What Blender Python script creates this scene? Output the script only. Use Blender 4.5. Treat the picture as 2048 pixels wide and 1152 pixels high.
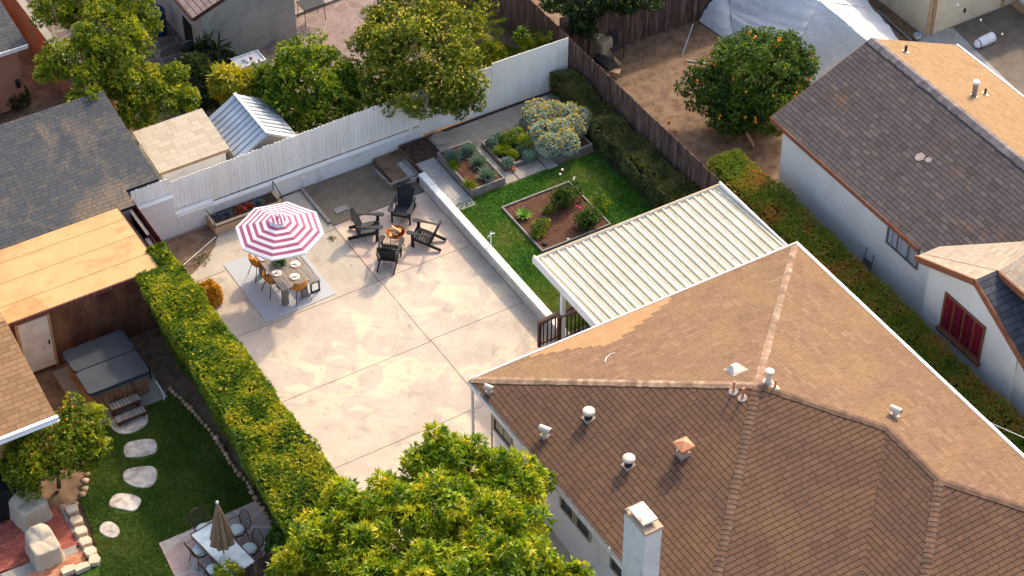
import bpy, bmesh, math, random
import numpy as np
from mathutils import Vector
random.seed(7); RNG = np.random.default_rng(7)
R = math.radians
for o in list(bpy.data.objects): bpy.data.objects.remove(o)
COL = bpy.context.scene.collection
SC = bpy.context.scene

# ---------------------------------------------------------------- camera
# world frame: X runs across the lot, Y to its back fence, Z up, metres; patio at z = 0
FPX, TH, PS, DIST = 4350.0, R(42.2), R(31.0), 66.0
FWH = np.array([math.sin(PS), math.cos(PS), 0.0]); RT = np.array([math.cos(PS), -math.sin(PS), 0.0])
FW = FWH*math.cos(TH) + np.array([0, 0, -math.sin(TH)]); UP = np.cross(RT, FW); CAM = -DIST*FW
cd = bpy.data.cameras.new('camera'); cam = bpy.data.objects.new('camera', cd); COL.objects.link(cam)
cam.location = CAM; cam.rotation_euler = (math.pi/2-TH, 0, -PS)
cd.sensor_width = 36; cd.lens = FPX/2048*36; cd.clip_start = 1; cd.clip_end = 2000
SC.camera = cam
# ---------------------------------------------------------------- sky, sun, exposure
SUN_AZ, SUN_EL = R(31), R(36)          # azimuth from +X towards +Y
w = bpy.data.worlds.new("World"); SC.world = w; w.use_nodes = True
nt = w.node_tree; bg = nt.nodes['Background']
sky = nt.nodes.new('ShaderNodeTexSky'); sky.sky_type = 'NISHITA'; sky.sun_disc = False
sky.sun_elevation = SUN_EL; sky.sun_rotation = math.pi/2-SUN_AZ; sky.dust_density = 3.5; sky.air_density = 0.9; sky.ozone_density = 1.0
nt.links.new(sky.outputs[0], bg.inputs[0]); bg.inputs[1].default_value = 0.15
sd = bpy.data.lights.new('sun', 'SUN'); sd.energy = 1.5; sd.angle = R(2.2); sd.color = (1.0, 0.82, 0.58)
sun = bpy.data.objects.new('sun', sd); COL.objects.link(sun)
sun.location = (20, 12, 30)
sun.rotation_euler = Vector((-math.cos(SUN_AZ)*math.cos(SUN_EL), -math.sin(SUN_AZ)*math.cos(SUN_EL), -math.sin(SUN_EL))).to_track_quat('-Z', 'Y').to_euler()
SC.view_settings.view_transform = 'Standard'; SC.view_settings.look = 'None'; SC.view_settings.gamma = 1
SC.view_settings.exposure = 1.34
SC.render.resolution_x = 1024; SC.render.resolution_y = 576

# ---------------------------------------------------------------- measuring helpers (photo pixel -> metres)
def ray(x, y): return FW + RT*(x-1024)/FPX - UP*(y-576)/FPX
def G(x, y, z=0.0):
    d = ray(x, y); return CAM + d*(z-CAM[2])/d[2]
def PX(x, y, X): d = ray(x, y); return CAM + d*(X-CAM[0])/d[0]
def PY(x, y, Y): d = ray(x, y); return CAM + d*(Y-CAM[1])/d[1]
def PL(x, y, n, p0):
    d = ray(x, y); n = np.array(n, float); return CAM + d*(n@(np.array(p0)-CAM))/(n@d)
def g2(x, y, z=0.0): p = G(x, y, z); return (p[0], p[1])

# ---------------------------------------------------------------- mesh helpers
OFF = {}
class MB:
    def __init__(s): s.v = []; s.f = []; s.mi = []; s.r = []; s.uv = []
    def face(s, pts, mi=0, r=None, uv=None):
        n = len(s.v); s.v += [tuple(float(c) for c in p) for p in pts]; s.f.append(tuple(range(n, n+len(pts))))
        s.mi.append(mi); s.r.append(random.random() if r is None else r); s.uv.append(uv)
    def mesh(s, V, F, mi=0, r=None):
        n = len(s.v); s.v += [tuple(float(c) for c in p) for p in V]; rr = random.random() if r is None else r
        for f in F: s.f.append(tuple(n+i for i in f)); s.mi.append(mi); s.r.append(rr); s.uv.append(None)
    def bx(s, x0, x1, y0, y1, z0, z1, mi=0, r=None):
        V = [(x0,y0,z0),(x1,y0,z0),(x1,y1,z0),(x0,y1,z0),(x0,y0,z1),(x1,y0,z1),(x1,y1,z1),(x0,y1,z1)]
        s.mesh(V, [(0,3,2,1),(4,5,6,7),(0,1,5,4),(1,2,6,5),(2,3,7,6),(3,0,4,7)], mi, r)
    def box(s, c, d, rz=0, mi=0, r=None, rx=0):
        V = []
        for z in (-1, 1):
            for (x, y) in ((-1,-1),(1,-1),(1,1),(-1,1)):
                p = Vector((x*d[0]/2, y*d[1]/2, z*d[2]/2))
                if rx: p = Vector((p.x, p.y*math.cos(rx)-p.z*math.sin(rx), p.y*math.sin(rx)+p.z*math.cos(rx)))
                V.append((c[0]+p.x*math.cos(rz)-p.y*math.sin(rz), c[1]+p.x*math.sin(rz)+p.y*math.cos(rz), c[2]+p.z))
        s.mesh(V, [(0,3,2,1),(4,5,6,7),(0,1,5,4),(1,2,6,5),(2,3,7,6),(3,0,4,7)], mi, r)
    def prism(s, poly, z0, z1, mi=0, r=None, bev=0.0):
        n = len(poly)
        ar = sum(poly[i][0]*poly[(i+1)%n][1]-poly[(i+1)%n][0]*poly[i][1] for i in range(n))
        if ar < 0: poly = poly[::-1]
        cx = sum(p[0] for p in poly)/n; cy = sum(p[1] for p in poly)/n
        if bev:
            def ins(p):
                d = math.hypot(p[0]-cx, p[1]-cy) or 1; k = max(0, 1-bev/d); return (cx+(p[0]-cx)*k, cy+(p[1]-cy)*k)
            V = [(p[0],p[1],z0) for p in poly]+[(p[0],p[1],z1-bev) for p in poly]+[(*ins(p), z1) for p in poly]
            F = [tuple(range(2*n, 3*n))]
            for k in (0, 1): F += [(k*n+i, k*n+(i+1)%n, (k+1)*n+(i+1)%n, (k+1)*n+i) for i in range(n)]
        else:
            V = [(p[0],p[1],z0) for p in poly]+[(p[0],p[1],z1) for p in poly]
            F = [tuple(range(n, 2*n)), tuple(range(n-1, -1, -1))]+[(i, (i+1)%n, n+(i+1)%n, n+i) for i in range(n)]
        s.mesh(V, F, mi, r)
    def beam(s, p, q, w_, h_, mi=0, r=None, up=(0,0,1)):
        p = Vector(p); q = Vector(q); t = (q-p).normalized(); u = Vector(up); sd_ = t.cross(u)
        if sd_.length < 1e-4: sd_ = t.cross(Vector((0,1,0)))
        sd_.normalize(); u = sd_.cross(t)
        V = [e + sd_*a*w_/2 + u*b*h_/2 for e in (p, q) for a, b in ((-1,-1),(1,-1),(1,1),(-1,1))]
        s.mesh(V, [(3,2,1,0),(4,5,6,7),(0,1,5,4),(1,2,6,5),(2,3,7,6),(3,0,4,7)], mi, r)
    def tube(s, pts, rad, n=8, mi=0, r=None, cap=True):
        pts = [Vector(p) for p in pts]; rad = [rad]*len(pts) if isinstance(rad, (int, float)) else rad
        V = []; F = []; pu = None
        for i, p in enumerate(pts):
            t = (pts[min(i+1, len(pts)-1)]-pts[max(i-1, 0)]).normalized()
            u = pu if pu is not None else (Vector((1,0,0)) if abs(t.x) < .8 else Vector((0,1,0)))
            u = (u - t*u.dot(t)).normalized(); pu = u; b = t.cross(u)
            for k in range(n):
                a = 2*math.pi*k/n; V.append(p + (u*math.cos(a)+b*math.sin(a))*rad[i])
        for i in range(len(pts)-1):
            F += [(i*n+k, i*n+(k+1)%n, (i+1)*n+(k+1)%n, (i+1)*n+k) for k in range(n)]
        if cap: F += [tuple(range(n-1, -1, -1)), tuple(range((len(pts)-1)*n, len(pts)*n))]
        s.mesh(V, F, mi, r)
    def lathe(s, prof, c=(0,0,0), n=16, mi=0, r=None, sx=1, sy=1, wob=0, rz=0):
        V = []; F = []
        for (rr, z) in prof:
            for k in range(n):
                a = 2*math.pi*k/n; q = rr*(1+wob*math.sin(3*a+z*9)*.5+wob*math.sin(5*a+2)*.3)
                x = q*math.cos(a)*sx; y = q*math.sin(a)*sy
                V.append((c[0]+x*math.cos(rz)-y*math.sin(rz), c[1]+x*math.sin(rz)+y*math.cos(rz), c[2]+z))
        for i in range(len(prof)-1):
            F += [(i*n+k, i*n+(k+1)%n, (i+1)*n+(k+1)%n, (i+1)*n+k) for k in range(n)]
        F += [tuple(range(n-1, -1, -1)), tuple(range((len(prof)-1)*n, len(prof)*n))]
        s.mesh(V, F, mi, r)
    def slope(s, pts, mi=0, r=None):
        P_ = [Vector(p) for p in pts]; n = Vector((0,0,0))
        for i in range(1, len(P_)-1): n += (P_[i]-P_[0]).cross(P_[i+1]-P_[0])
        if n.z < 0: P_ = P_[::-1]; n = -n
        n.normalize(); h = Vector((0,0,1)).cross(n)
        h = h.normalized() if h.length > 1e-3 else Vector((1,0,0)); v = n.cross(h)
        s.face(P_, mi, r, [(p.dot(h), p.dot(v)) for p in P_]); return n
    def build(s, name, mat, parent=None, smooth=False, bevel=0.0):
        me = bpy.data.meshes.new(name); o = bpy.data.objects.new(name, me); COL.objects.link(o)
        off = np.zeros(3)
        if parent is not None:
            o.parent = parent; off = OFF.get(parent.name, np.zeros(3))
        OFF[o.name] = off
        V = [(a-off[0], b-off[1], c-off[2]) for a, b, c in s.v]
        me.from_pydata(V, [], s.f)
        for m in (mat if isinstance(mat, (list, tuple)) else [mat]): me.materials.append(m)
        me.polygons.foreach_set('material_index', s.mi)
        at = me.attributes.new('rnd', 'FLOAT', 'FACE'); at.data.foreach_set('value', [float(x) for x in s.r])
        if any(u is not None for u in s.uv):
            ul = me.uv_layers.new(name='UVMap'); k = 0
            for f, u in zip(s.f, s.uv):
                for j in range(len(f)):
                    ul.data[k].uv = u[j] if u is not None else (0, 0); k += 1
        if smooth: me.polygons.foreach_set('use_smooth', [True]*len(s.f))
        me.update()
        if bevel:
            b = o.modifiers.new('bev', 'BEVEL'); b.width = bevel; b.segments = 2; b.limit_method = 'ANGLE'
        return o
def meta(o, label=None, cat=None, group=None, kind=None):
    if label: o['label'] = label
    if cat: o['category'] = cat
    if group: o['group'] = group
    if kind: o['kind'] = kind
    return o
def thing(name, label, cat, loc=(0,0,0), group=None, local=False, rz=0):
    o = bpy.data.objects.new(name, None); COL.objects.link(o); o.location = [float(c) for c in loc]; o.rotation_euler = (0, 0, rz)
    o.empty_display_size = .2
    OFF[o.name] = np.zeros(3) if local else np.array(loc, float)
    return meta(o, label, cat, group)
def struct(name, mb, mat):
    return meta(mb.build(name, mat), kind='structure')
def dup(root, loc, rz, label, group=None):
    r_ = root.copy(); COL.objects.link(r_); r_.location = [float(c) for c in loc]; r_.rotation_euler = (0, 0, rz); r_['label'] = label
    if group: r_['group'] = group
    for ch in root.children:
        c = ch.copy(); COL.objects.link(c); c.parent = r_
        for g_ in ch.children:
            d = g_.copy(); COL.objects.link(d); d.parent = c
    return r_
def arr_obj(name, V, F, rnd, mat, parent=None, mi=None):
    """fast mesh from numpy quads"""
    me = bpy.data.meshes.new(name); off = OFF.get(parent.name, np.zeros(3)) if parent is not None else np.zeros(3)
    V = (V-off).astype(np.float32); k = F.shape[1]; n = len(F)
    me.vertices.add(len(V)); me.vertices.foreach_set('co', V.ravel())
    me.loops.add(n*k); me.loops.foreach_set('vertex_index', F.ravel().astype(np.int32))
    me.polygons.add(n); me.polygons.foreach_set('loop_start', np.arange(0, n*k, k, dtype=np.int32))
    at = me.attributes.new('rnd', 'FLOAT', 'FACE'); at.data.foreach_set('value', rnd.astype(np.float32))
    for m in (mat if isinstance(mat, (list, tuple)) else [mat]): me.materials.append(m)
    if mi is not None: me.polygons.foreach_set('material_index', mi.astype(np.int32))
    me.update(calc_edges=True); me.validate()
    o = bpy.data.objects.new(name, me); COL.objects.link(o)
    if parent is not None: o.parent = parent
    OFF[o.name] = off
    return o

# ---------------------------------------------------------------- materials
def L(r, g, b, k=1.0):
    f = lambda c: ((c/255)/12.92 if c/255 <= .04045 else ((c/255+.055)/1.055)**2.4)*k
    return (f(r), f(g), f(b), 1)
class NT:
    def __init__(s, name):
        s.m = bpy.data.materials.new(name); s.m.use_nodes = True; s.t = s.m.node_tree; s.t.nodes.clear()
        s.out = s.n('ShaderNodeOutputMaterial'); s.b = s.n('ShaderNodeBsdfPrincipled'); s.l(s.b.outputs[0], s.out.inputs[0])
        s.tc = s.n('ShaderNodeTexCoord'); s.obj = s.tc.outputs['Object']
    def n(s, t, **k):
        x = s.t.nodes.new(t)
        for a, b in k.items(): setattr(x, a, b)
        return x
    def l(s, a, b): s.t.links.new(a, b)
    def set(s, sock, v):
        if hasattr(v, 'links'): s.l(v, sock)
        else: sock.default_value = v
    def math(s, op, a, b=0.0, c=None):
        x = s.n('ShaderNodeMath', operation=op); s.set(x.inputs[0], a); s.set(x.inputs[1], b)
        if c is not None: s.set(x.inputs[2], c)
        return x.outputs[0]
    def noise(s, scale, detail=4, rough=.55, dist=0, vec=None):
        x = s.n('ShaderNodeTexNoise'); s.l(vec or s.obj, x.inputs['Vector']); x.inputs['Scale'].default_value = scale
        x.inputs['Detail'].default_value = detail; x.inputs['Roughness'].default_value = rough; x.inputs['Distortion'].default_value = dist
        return x.outputs['Fac']
    def ramp(s, fac, stops, interp='LINEAR'):
        x = s.n('ShaderNodeValToRGB'); x.color_ramp.interpolation = interp; e = x.color_ramp.elements
        while len(e) < len(stops): e.new(0.5)
        for i, (p, c) in enumerate(stops): e[i].position = p; e[i].color = c if len(c) == 4 else (*c, 1)
        s.l(fac, x.inputs[0]); return x.outputs[0]
    def mix(s, fac, a, b, mode='MIX'):
        x = s.n('ShaderNodeMix', data_type='RGBA', blend_type=mode); s.set(x.inputs[0], fac); s.set(x.inputs[6], a); s.set(x.inputs[7], b)
        return x.outputs[2]
    def rnd(s): return s.n('ShaderNodeAttribute', attribute_name='rnd').outputs['Fac']
    def bump(s, h, strength=.3, dist=.02):
        x = s.n('ShaderNodeBump'); x.inputs['Strength'].default_value = strength; x.inputs['Distance'].default_value = dist
        s.l(h, x.inputs['Height']); s.l(x.outputs[0], s.b.inputs['Normal'])
    def fin(s, col, rough=.85, spec=.3, metal=0):
        s.set(s.b.inputs['Base Color'], col); s.set(s.b.inputs['Roughness'], rough)
        s.b.inputs['Specular IOR Level'].default_value = spec; s.b.inputs['Metallic'].default_value = metal
        return s.m
def nmat(name, cols, scale=2.5, detail=6, rough=.85, bump=.25, bscale=45, bdist=.01, rnd=0.0, dist=0.0, spec=.25, metal=0, dirt=None, dirtscale=1.2, dlo=.5, dhi=.75, stretch=None):
    N = NT(name); vec = N.obj
    if stretch:
        mp = N.n('ShaderNodeMapping'); mp.inputs['Scale'].default_value = stretch; N.l(N.obj, mp.inputs['Vector']); vec = mp.outputs[0]
    f = N.noise(scale, detail, .6, dist, vec)
    k = len(cols); col = N.ramp(f, [(.3+.4*i/max(1, k-1), c) for i, c in enumerate(cols)])
    if rnd:
        v = N.math('MULTIPLY_ADD', N.rnd(), rnd*2, 1-rnd); c3 = N.n('ShaderNodeCombineColor')
        for i in range(3): N.l(v, c3.inputs[i])
        col = N.mix(1.0, col, c3.outputs[0], 'MULTIPLY')
    if dirt:
        d = N.ramp(N.noise(dirtscale, 7, .65, .5), [(dlo, (0,0,0,1)), (dhi, (1,1,1,1))]); col = N.mix(d, col, dirt)
    if bump: N.bump(N.noise(bscale, 3, .6, 0, vec), bump, bdist)
    return N.fin(col, rough, spec, metal)
def shingle(name, cols, h=.145, w_=.32, gap=L(40,30,25), course_shade_w=.10, stain=None, stlo=.5, sthi=.72, stscale=.45, jw=.03, bump=.7, jit=.5, k=1.0, grain=.25):
    cols = [(c[0]*k, c[1]*k, c[2]*k, 1) for c in cols]; gap = (gap[0]*k, gap[1]*k, gap[2]*k, 1); stain = stain and (stain[0]*k, stain[1]*k, stain[2]*k, 1)  # gap colours the tab joints and the painted shadow line of each course
    N = NT(name); uv = N.tc.outputs['UV']; sp = N.n('ShaderNodeSeparateXYZ')
    wv = N.n('ShaderNodeVectorMath', operation='ADD'); ns = N.n('ShaderNodeTexNoise'); ns.inputs['Scale'].default_value = 3.0; N.l(uv, ns.inputs['Vector'])
    sc_ = N.n('ShaderNodeVectorMath', operation='SCALE'); N.l(ns.outputs['Color'], sc_.inputs[0]); sc_.inputs['Scale'].default_value = .006
    N.l(uv, wv.inputs[0]); N.l(sc_.outputs[0], wv.inputs[1]); N.l(wv.outputs[0], sp.inputs[0])
    u, v = sp.outputs[0], sp.outputs[1]
    vr = N.math('DIVIDE', v, h); row = N.math('FLOOR', vr); fv = N.math('SUBTRACT', vr, row)
    def wn(a, b=None):
        x = N.n('ShaderNodeTexWhiteNoise', noise_dimensions='2D'); c = N.n('ShaderNodeCombineXYZ'); N.set(c.inputs[0], a)
        if b is not None: N.set(c.inputs[1], b)
        N.l(c.outputs[0], x.inputs['Vector']); return x.outputs['Value']
    w_ = w_*1.75; ur = N.math('ADD', N.math('DIVIDE', u, w_), N.math('MULTIPLY', wn(row), 7.0))
    c0 = N.math('FLOOR', ur); fu = N.math('SUBTRACT', ur, c0)
    # random split point inside each cell so tab widths vary
    sp_ = N.math('MULTIPLY_ADD', wn(N.math('ADD', c0, 31.7), row), jit, .5-jit/2)
    half = N.math('GREATER_THAN', fu, sp_)
    rn = wn(N.math('MULTIPLY_ADD', half, .43, c0), row)
    col = N.ramp(rn, [(i/max(1, len(cols)-1), c) for i, c in enumerate(cols)])
    big = N.noise(stscale, 5, .6, .6, uv)
    if stain: col = N.mix(N.ramp(big, [(stlo, (0,0,0,1)), (sthi, (.85,.85,.85,1))]), col, stain)
    g_ = N.noise(60, 2, .7, 0, uv); gr = N.math('MULTIPLY_ADD', g_, grain*2, 1-grain); cc = N.n('ShaderNodeCombineColor')
    for i in range(3): N.l(gr, cc.inputs[i])
    col = N.mix(1.0, col, cc.outputs[0], 'MULTIPLY')
    e1 = N.math('LESS_THAN', fv, course_shade_w)  # lower edge of each course: butt edge and its shadow line, painted dark
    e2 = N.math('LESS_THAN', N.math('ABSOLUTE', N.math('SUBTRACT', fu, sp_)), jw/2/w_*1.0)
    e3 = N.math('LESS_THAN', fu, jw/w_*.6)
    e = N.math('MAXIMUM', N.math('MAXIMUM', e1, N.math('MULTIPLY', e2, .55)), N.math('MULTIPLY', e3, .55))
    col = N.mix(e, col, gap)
    hgt = N.math('ADD', N.math('MULTIPLY', N.math('SUBTRACT', 1.0, fv), .8), N.math('MULTIPLY', rn, .25))
    hgt = N.math('SUBTRACT', hgt, N.math('MULTIPLY', e, .9)); N.bump(hgt, bump, .018)
    return N.fin(col, .95, .15)
def leafmat(name, cols, trans=.35, clump=.5, cscale=2.2, rough=.5, tcol=None):
    N = NT(name); r_ = N.math('ADD', N.math('MULTIPLY', N.rnd(), 1-clump), N.math('MULTIPLY', N.ramp(N.noise(cscale, 3), [(.35, (0,0,0,1)), (.65, (1,1,1,1))]), clump))
    k = len(cols); col = N.ramp(r_, [(i/(k-1), c) for i, c in enumerate(cols)])
    N.fin(col, rough, .35)
    tr = N.n('ShaderNodeBsdfTranslucent'); N.l(N.mix(1.0, col, tcol or (1.5, 1.35, .5, 1), 'MULTIPLY'), tr.inputs[0])
    ms = N.n('ShaderNodeMixShader'); ms.inputs[0].default_value = trans; N.l(N.b.outputs[0], ms.inputs[1]); N.l(tr.outputs[0], ms.inputs[2]); N.l(ms.outputs[0], N.out.inputs[0])
    return N.m
def glassmat(name, c=(.02,.03,.035,1)):
    N = NT(name); return N.fin(c, .08, .7)
M = {}
M['white_wood'] = nmat('white_wood', [L(244,234,216), L(252,246,234)], 3, rnd=.03, bump=.15, stretch=(1,1,.15), dirt=L(165,150,130), dirtscale=2.5, dlo=.62, dhi=.8)
M['white_stucco'] = nmat('white_stucco', [L(230,226,214), L(242,238,228)], .8, bump=.35, bscale=30, dirt=L(190,182,168), dlo=.58, dhi=.85)
M['white_metal'] = nmat('white_metal', [L(228,226,220), L(240,238,232)], 2, rough=.5, bump=.03, dirt=L(185,175,155), dlo=.6, dhi=.85)
M['corrug'] = nmat('corrugated_white', [L(200,188,160), L(216,206,182)], 2, rough=.6, bump=.05, dirt=L(146,118,80), dirtscale=7, dlo=.60, dhi=.74, stretch=None)
M['dark_wood'] = nmat('dark_weathered_wood', [L(62,42,34), L(100,74,62), L(135,112,100)], 5, detail=7, rnd=.38, bump=.5, bscale=40, stretch=(3,3,.25))
M['fence_brown'] = nmat('red_brown_wood', [L(78,40,34), L(120,74,62)], 4, rnd=.3, stretch=(3,3,.3))
M['brown_stain'] = nmat('brown_stained_wood', [L(66,38,24), L(92,58,38)], 4, rnd=.2, rough=.6)
M['rail'] = nmat('rail_wood', [L(96,72,58), L(128,100,84)], 4, rnd=.15)
M['grey_wood'] = nmat('grey_wood', [L(112,104,98), L(150,142,134)], 5, rnd=.12, stretch=(3,.4,3))
M['table_wood'] = nmat('table_wood', [L(112,106,98), L(146,138,128)], 5, rnd=.14, stretch=(6,.5,3))
M['board'] = nmat('weathered_board', [L(108,98,92), L(150,140,130)], 6, rnd=.15)
M['tan_board'] = nmat('tan_board', [L(150,120,88), L(185,152,112)], 5, rnd=.15)
M['ply'] = nmat('stained_plywood', [L(70,44,34), L(104,66,48), L(132,92,64)], 1.6, detail=8, dirt=L(176,150,130), dirtscale=5, dlo=.66, dhi=.72, bump=.2, stretch=(1,1,.5))
M['door_white'] = nmat('old_white_paint', [L(205,190,175), L(230,218,205)], 2, dirt=L(120,85,60), dirtscale=7, dlo=.64, dhi=.7)
M['black_paint'] = nmat('black_painted_wood', [L(30,31,34), L(44,45,48)], 6, rough=.55, bump=.1, rnd=.25)
M['black_metal'] = nmat('black_metal', [L(24,22,22), L(40,36,34)], 6, rough=.5, bump=.05)
M['steel'] = nmat('steel', [L(150,152,152), L(185,186,186)], 4, rough=.4, metal=.6, bump=.03)
M['galv'] = nmat('galvanised', [L(120,118,115), L(165,160,155)], 9, rough=.55, metal=.3, bump=.05)
M['concrete'] = nmat('concrete', [L(134,126,114), L(158,150,138)], 1.5, bump=.2, dirt=L(120,112,102), dlo=.5, dhi=.8)
M['block'] = None
M['mulch'] = nmat('mulch', [L(44,24,16), L(84,52,36), L(128,90,66)], 28, detail=5, bump=.9, bscale=40, bdist=.03)
M['soil'] = nmat('soil', [L(86,66,50), L(118,94,72), L(136,110,86)], 3, detail=8, bump=.6, bscale=25, dirt=L(70,50,38), dirtscale=1.3, dlo=.52, dhi=.8)
M['dark_soil'] = nmat('dark_soil', [L(38,26,20), L(66,48,38), L(92,70,54)], 6, detail=8, bump=.7, bscale=30)
M['copper'] = nmat('copper', [L(138,66,34), L(176,98,56)], 5, rough=.35, metal=.75, bump=.05)
M['bark'] = nmat('bark', [L(80,62,48), L(122,98,76)], 8, bump=.8, bscale=30, bdist=.02)
M['log'] = nmat('split_log', [L(196,150,98), L(226,186,134)], 5, rnd=.15, stretch=(1,1,1))
M['bark_fire'] = nmat('log_bark', [L(92,66,48), L(150,112,80)], 12)
def patio_mat(name, base, patch, dark, plo=.49, phi=.54, pscale=1.1, off=0):
    N = NT(name); mp = N.n('ShaderNodeMapping'); mp.inputs['Location'].default_value = (off, off*.7, 0); N.l(N.obj, mp.inputs[0]); v = mp.outputs[0]
    col = N.ramp(N.noise(.9, 8, .62, .3, v), [(.35, base[0]), (.65, base[1])])
    p = N.ramp(N.noise(pscale, 10, .62, .5, v), [(plo, (0,0,0,1)), (phi, (1,1,1,1))])
    fade = N.ramp(N.noise(.35, 3, .5, 0, v), [(.40, (.25,.25,.25,1)), (.55, (1,1,1,1))])
    col = N.mix(N.mix(1.0, p, fade, 'MULTIPLY'), col, patch)
    d = N.ramp(N.noise(1.4, 9, .7, 1.0, v), [(.54, (0,0,0,1)), (.72, (.7,.7,.7,1))]); col = N.mix(d, col, dark); d2 = N.ramp(N.noise(.5, 9, .75, 2.0, v), [(.5, (0,0,0,1)), (.62, (.45,.45,.45,1))]); col = N.mix(d2, col, base[0])
    # hairline cracks
    vo = N.n('ShaderNodeTexVoronoi', feature='DISTANCE_TO_EDGE'); wv = N.n('ShaderNodeVectorMath', operation='ADD'); ns = N.n('ShaderNodeTexNoise'); ns.inputs['Scale'].default_value = 1.2; ns.inputs['Detail'].default_value = 6
    N.l(v, ns.inputs['Vector']); sc_ = N.n('ShaderNodeVectorMath', operation='SCALE'); N.l(ns.outputs['Color'], sc_.inputs[0]); sc_.inputs['Scale'].default_value = 1.1
    N.l(v, wv.inputs[0]); N.l(sc_.outputs[0], wv.inputs[1]); N.l(wv.outputs[0], vo.inputs['Vector']); vo.inputs['Scale'].default_value = .33
    cr = N.math('MULTIPLY', N.math('LESS_THAN', vo.outputs['Distance'],   .004), .15); col = N.mix(cr, col, dark)
    sp = N.ramp(N.noise(38, 3, .6, 0, v), [(.25, (.86,.86,.86,1)), (.6, (1,1,1,1))]); col = N.mix(1.0, col, sp, 'MULTIPLY')
    N.bump(N.noise(30, 4, .6, 0, v), .15, .006); return N.fin(col, .85, .25)
M['patio_a'] = patio_mat('bleached_concrete', (L(178,163,146), L(196,181,162)), L(210,191,162), L(146,130,116), off=3)
M['patio_b'] = patio_mat('pinkish_concrete', (L(192,167,149), L(210,188,168)), L(222,200,170), L(168,132,114), pscale=.7, off=11)
M['patio_grey'] = patio_mat('greyish_concrete', (L(172,160,142), L(188,176,156)), L(202,186,160), L(132,120,106), plo=.56, phi=.7, off=23)
M['joint'] = nmat('joint_dark', [L(134,110,90), L(158,132,110)], 5)
def lawn_mat(name, cols, dry=None, lo=.55, hi=.75, sc=.5):
    N = NT(name); col = N.ramp(N.noise(9, 8, .7), [(.3, cols[0]), (.5, cols[1]), (.72, cols[2])])
    if dry: col = N.mix(N.ramp(N.noise(sc, 6, .6, .5), [(lo, (0,0,0,1)), (hi, (.8,.8,.8,1))]), col, dry)
    N.bump(N.noise(60, 4, .7), .9, .03); return N.fin(col, .9, .1)
M['lawn'] = lawn_mat('lawn_green', [L(34,62,20), L(62,98,30), L(92,124,44)], L(124,112,62), .48, .7)
M['lawn_left'] = lawn_mat('lawn_left', [L(36,58,16), L(58,84,24), L(82,104,34)], L(104,104,48), .55, .85)
M['gravel'] = nmat('fine_gravel', [L(84,74,60), L(118,106,88), L(148,136,116)], 34, detail=4, bump=.7, bscale=60, dirt=L(90,76,60), dirtscale=.9, dlo=.45, dhi=.8)
M['gravel_light'] = nmat('pale_gravel', [L(116,110,102), L(160,154,146), L(200,194,184)], 38, detail=3, bump=.8, bscale=50)
def cellmat(name, scale, cols, line, lw=.05, stretch=(1,1,1), rough=.85, dirt=None, brick=None, jitter=1.0):
    N = NT(name); mp = N.n('ShaderNodeMapping'); mp.inputs['Scale'].default_value = stretch; N.l(N.obj, mp.inputs[0]); v = mp.outputs[0]
    if brick:
        b = N.n('ShaderNodeTexBrick'); N.l(v, b.inputs['Vector']); b.inputs['Scale'].default_value = 1; b.inputs['Brick Width'].default_value = brick[0]; b.inputs['Row Height'].default_value = brick[1]
        b.inputs['Mortar Size'].default_value = lw; b.inputs['Color1'].default_value = cols[0]; b.inputs['Color2'].default_value = cols[-1]; b.inputs['Mortar'].default_value = line; col = b.outputs['Color']; h = b.outputs['Fac']; hh = N.math('SUBTRACT', 1.0, h)
    else:
        a = N.n('ShaderNodeTexVoronoi', feature='DISTANCE_TO_EDGE'); c = N.n('ShaderNodeTexVoronoi', feature='F1')
        for x in (a, c): N.l(v, x.inputs['Vector']); x.inputs['Scale'].default_value = scale; x.inputs['Randomness'].default_value = jitter
        sp = N.n('ShaderNodeSeparateColor'); N.l(c.outputs['Color'], sp.inputs[0])
        col = N.ramp(sp.outputs[0], [(i/(len(cols)-1), k) for i, k in enumerate(cols)])
        e = N.math('LESS_THAN', a.outputs['Distance'], lw); col = N.mix(e, col, line); hh = N.math('SUBTRACT', 1.0, e)
    sh = N.ramp(N.noise(4, 7, .65, .4), [(.3, (.72,.72,.72,1)), (.65, (1.05,1.05,1.05,1))]); col = N.mix(1.0, col, sh, 'MULTIPLY')
    if dirt: col = N.mix(N.ramp(N.noise(1.1, 6, .6, .5), [(.5, (0,0,0,1)), (.75, (.8,.8,.8,1))]), col, dirt)
    N.bump(hh, .5, .01); return N.fin(col, rough, .25)
M['flag_dark'] = cellmat('flagstone_dark', 1.3, [L(88,80,70), L(112,100,88), L(98,86,80)], L(138,128,112), .035)
M['flag_purple'] = cellmat('flagstone_purple', 2.0, [L(122,102,98), L(140,120,112), L(130,108,100)], L(150,132,122), .03)
M['flag_pink'] = cellmat('sandstone_flags', 1.05, [L(196,168,150), L(178,150,138), L(166,158,148), L(204,178,160)], L(196,186,170), .025)
M['brick_pave'] = cellmat('red_brick_paving', 1, [L(150,74,62), L(178,98,80)], L(128,76,66), .012, brick=(.22, .11))
M['brick_orange'] = cellmat('orange_brick_paving', 1, [L(178,98,66), L(205,140,100)], L(150,120,92), .012, brick=(.22, .11))
M['stone'] = nmat('pale_sandstone', [L(168,154,140), L(200,188,172), L(212,204,192)], 4, detail=9, bump=.4, bscale=12, dirt=L(126,112,98), dirtscale=3.0, dlo=.47, dhi=.7)
M['river'] = nmat('river_stone', [L(146,118,92), L(186,158,126)], 3, rnd=.3, bump=.2)
M['edge_block'] = nmat('edging_block', [L(196,172,142), L(216,194,164)], 5, rnd=.08)
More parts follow.
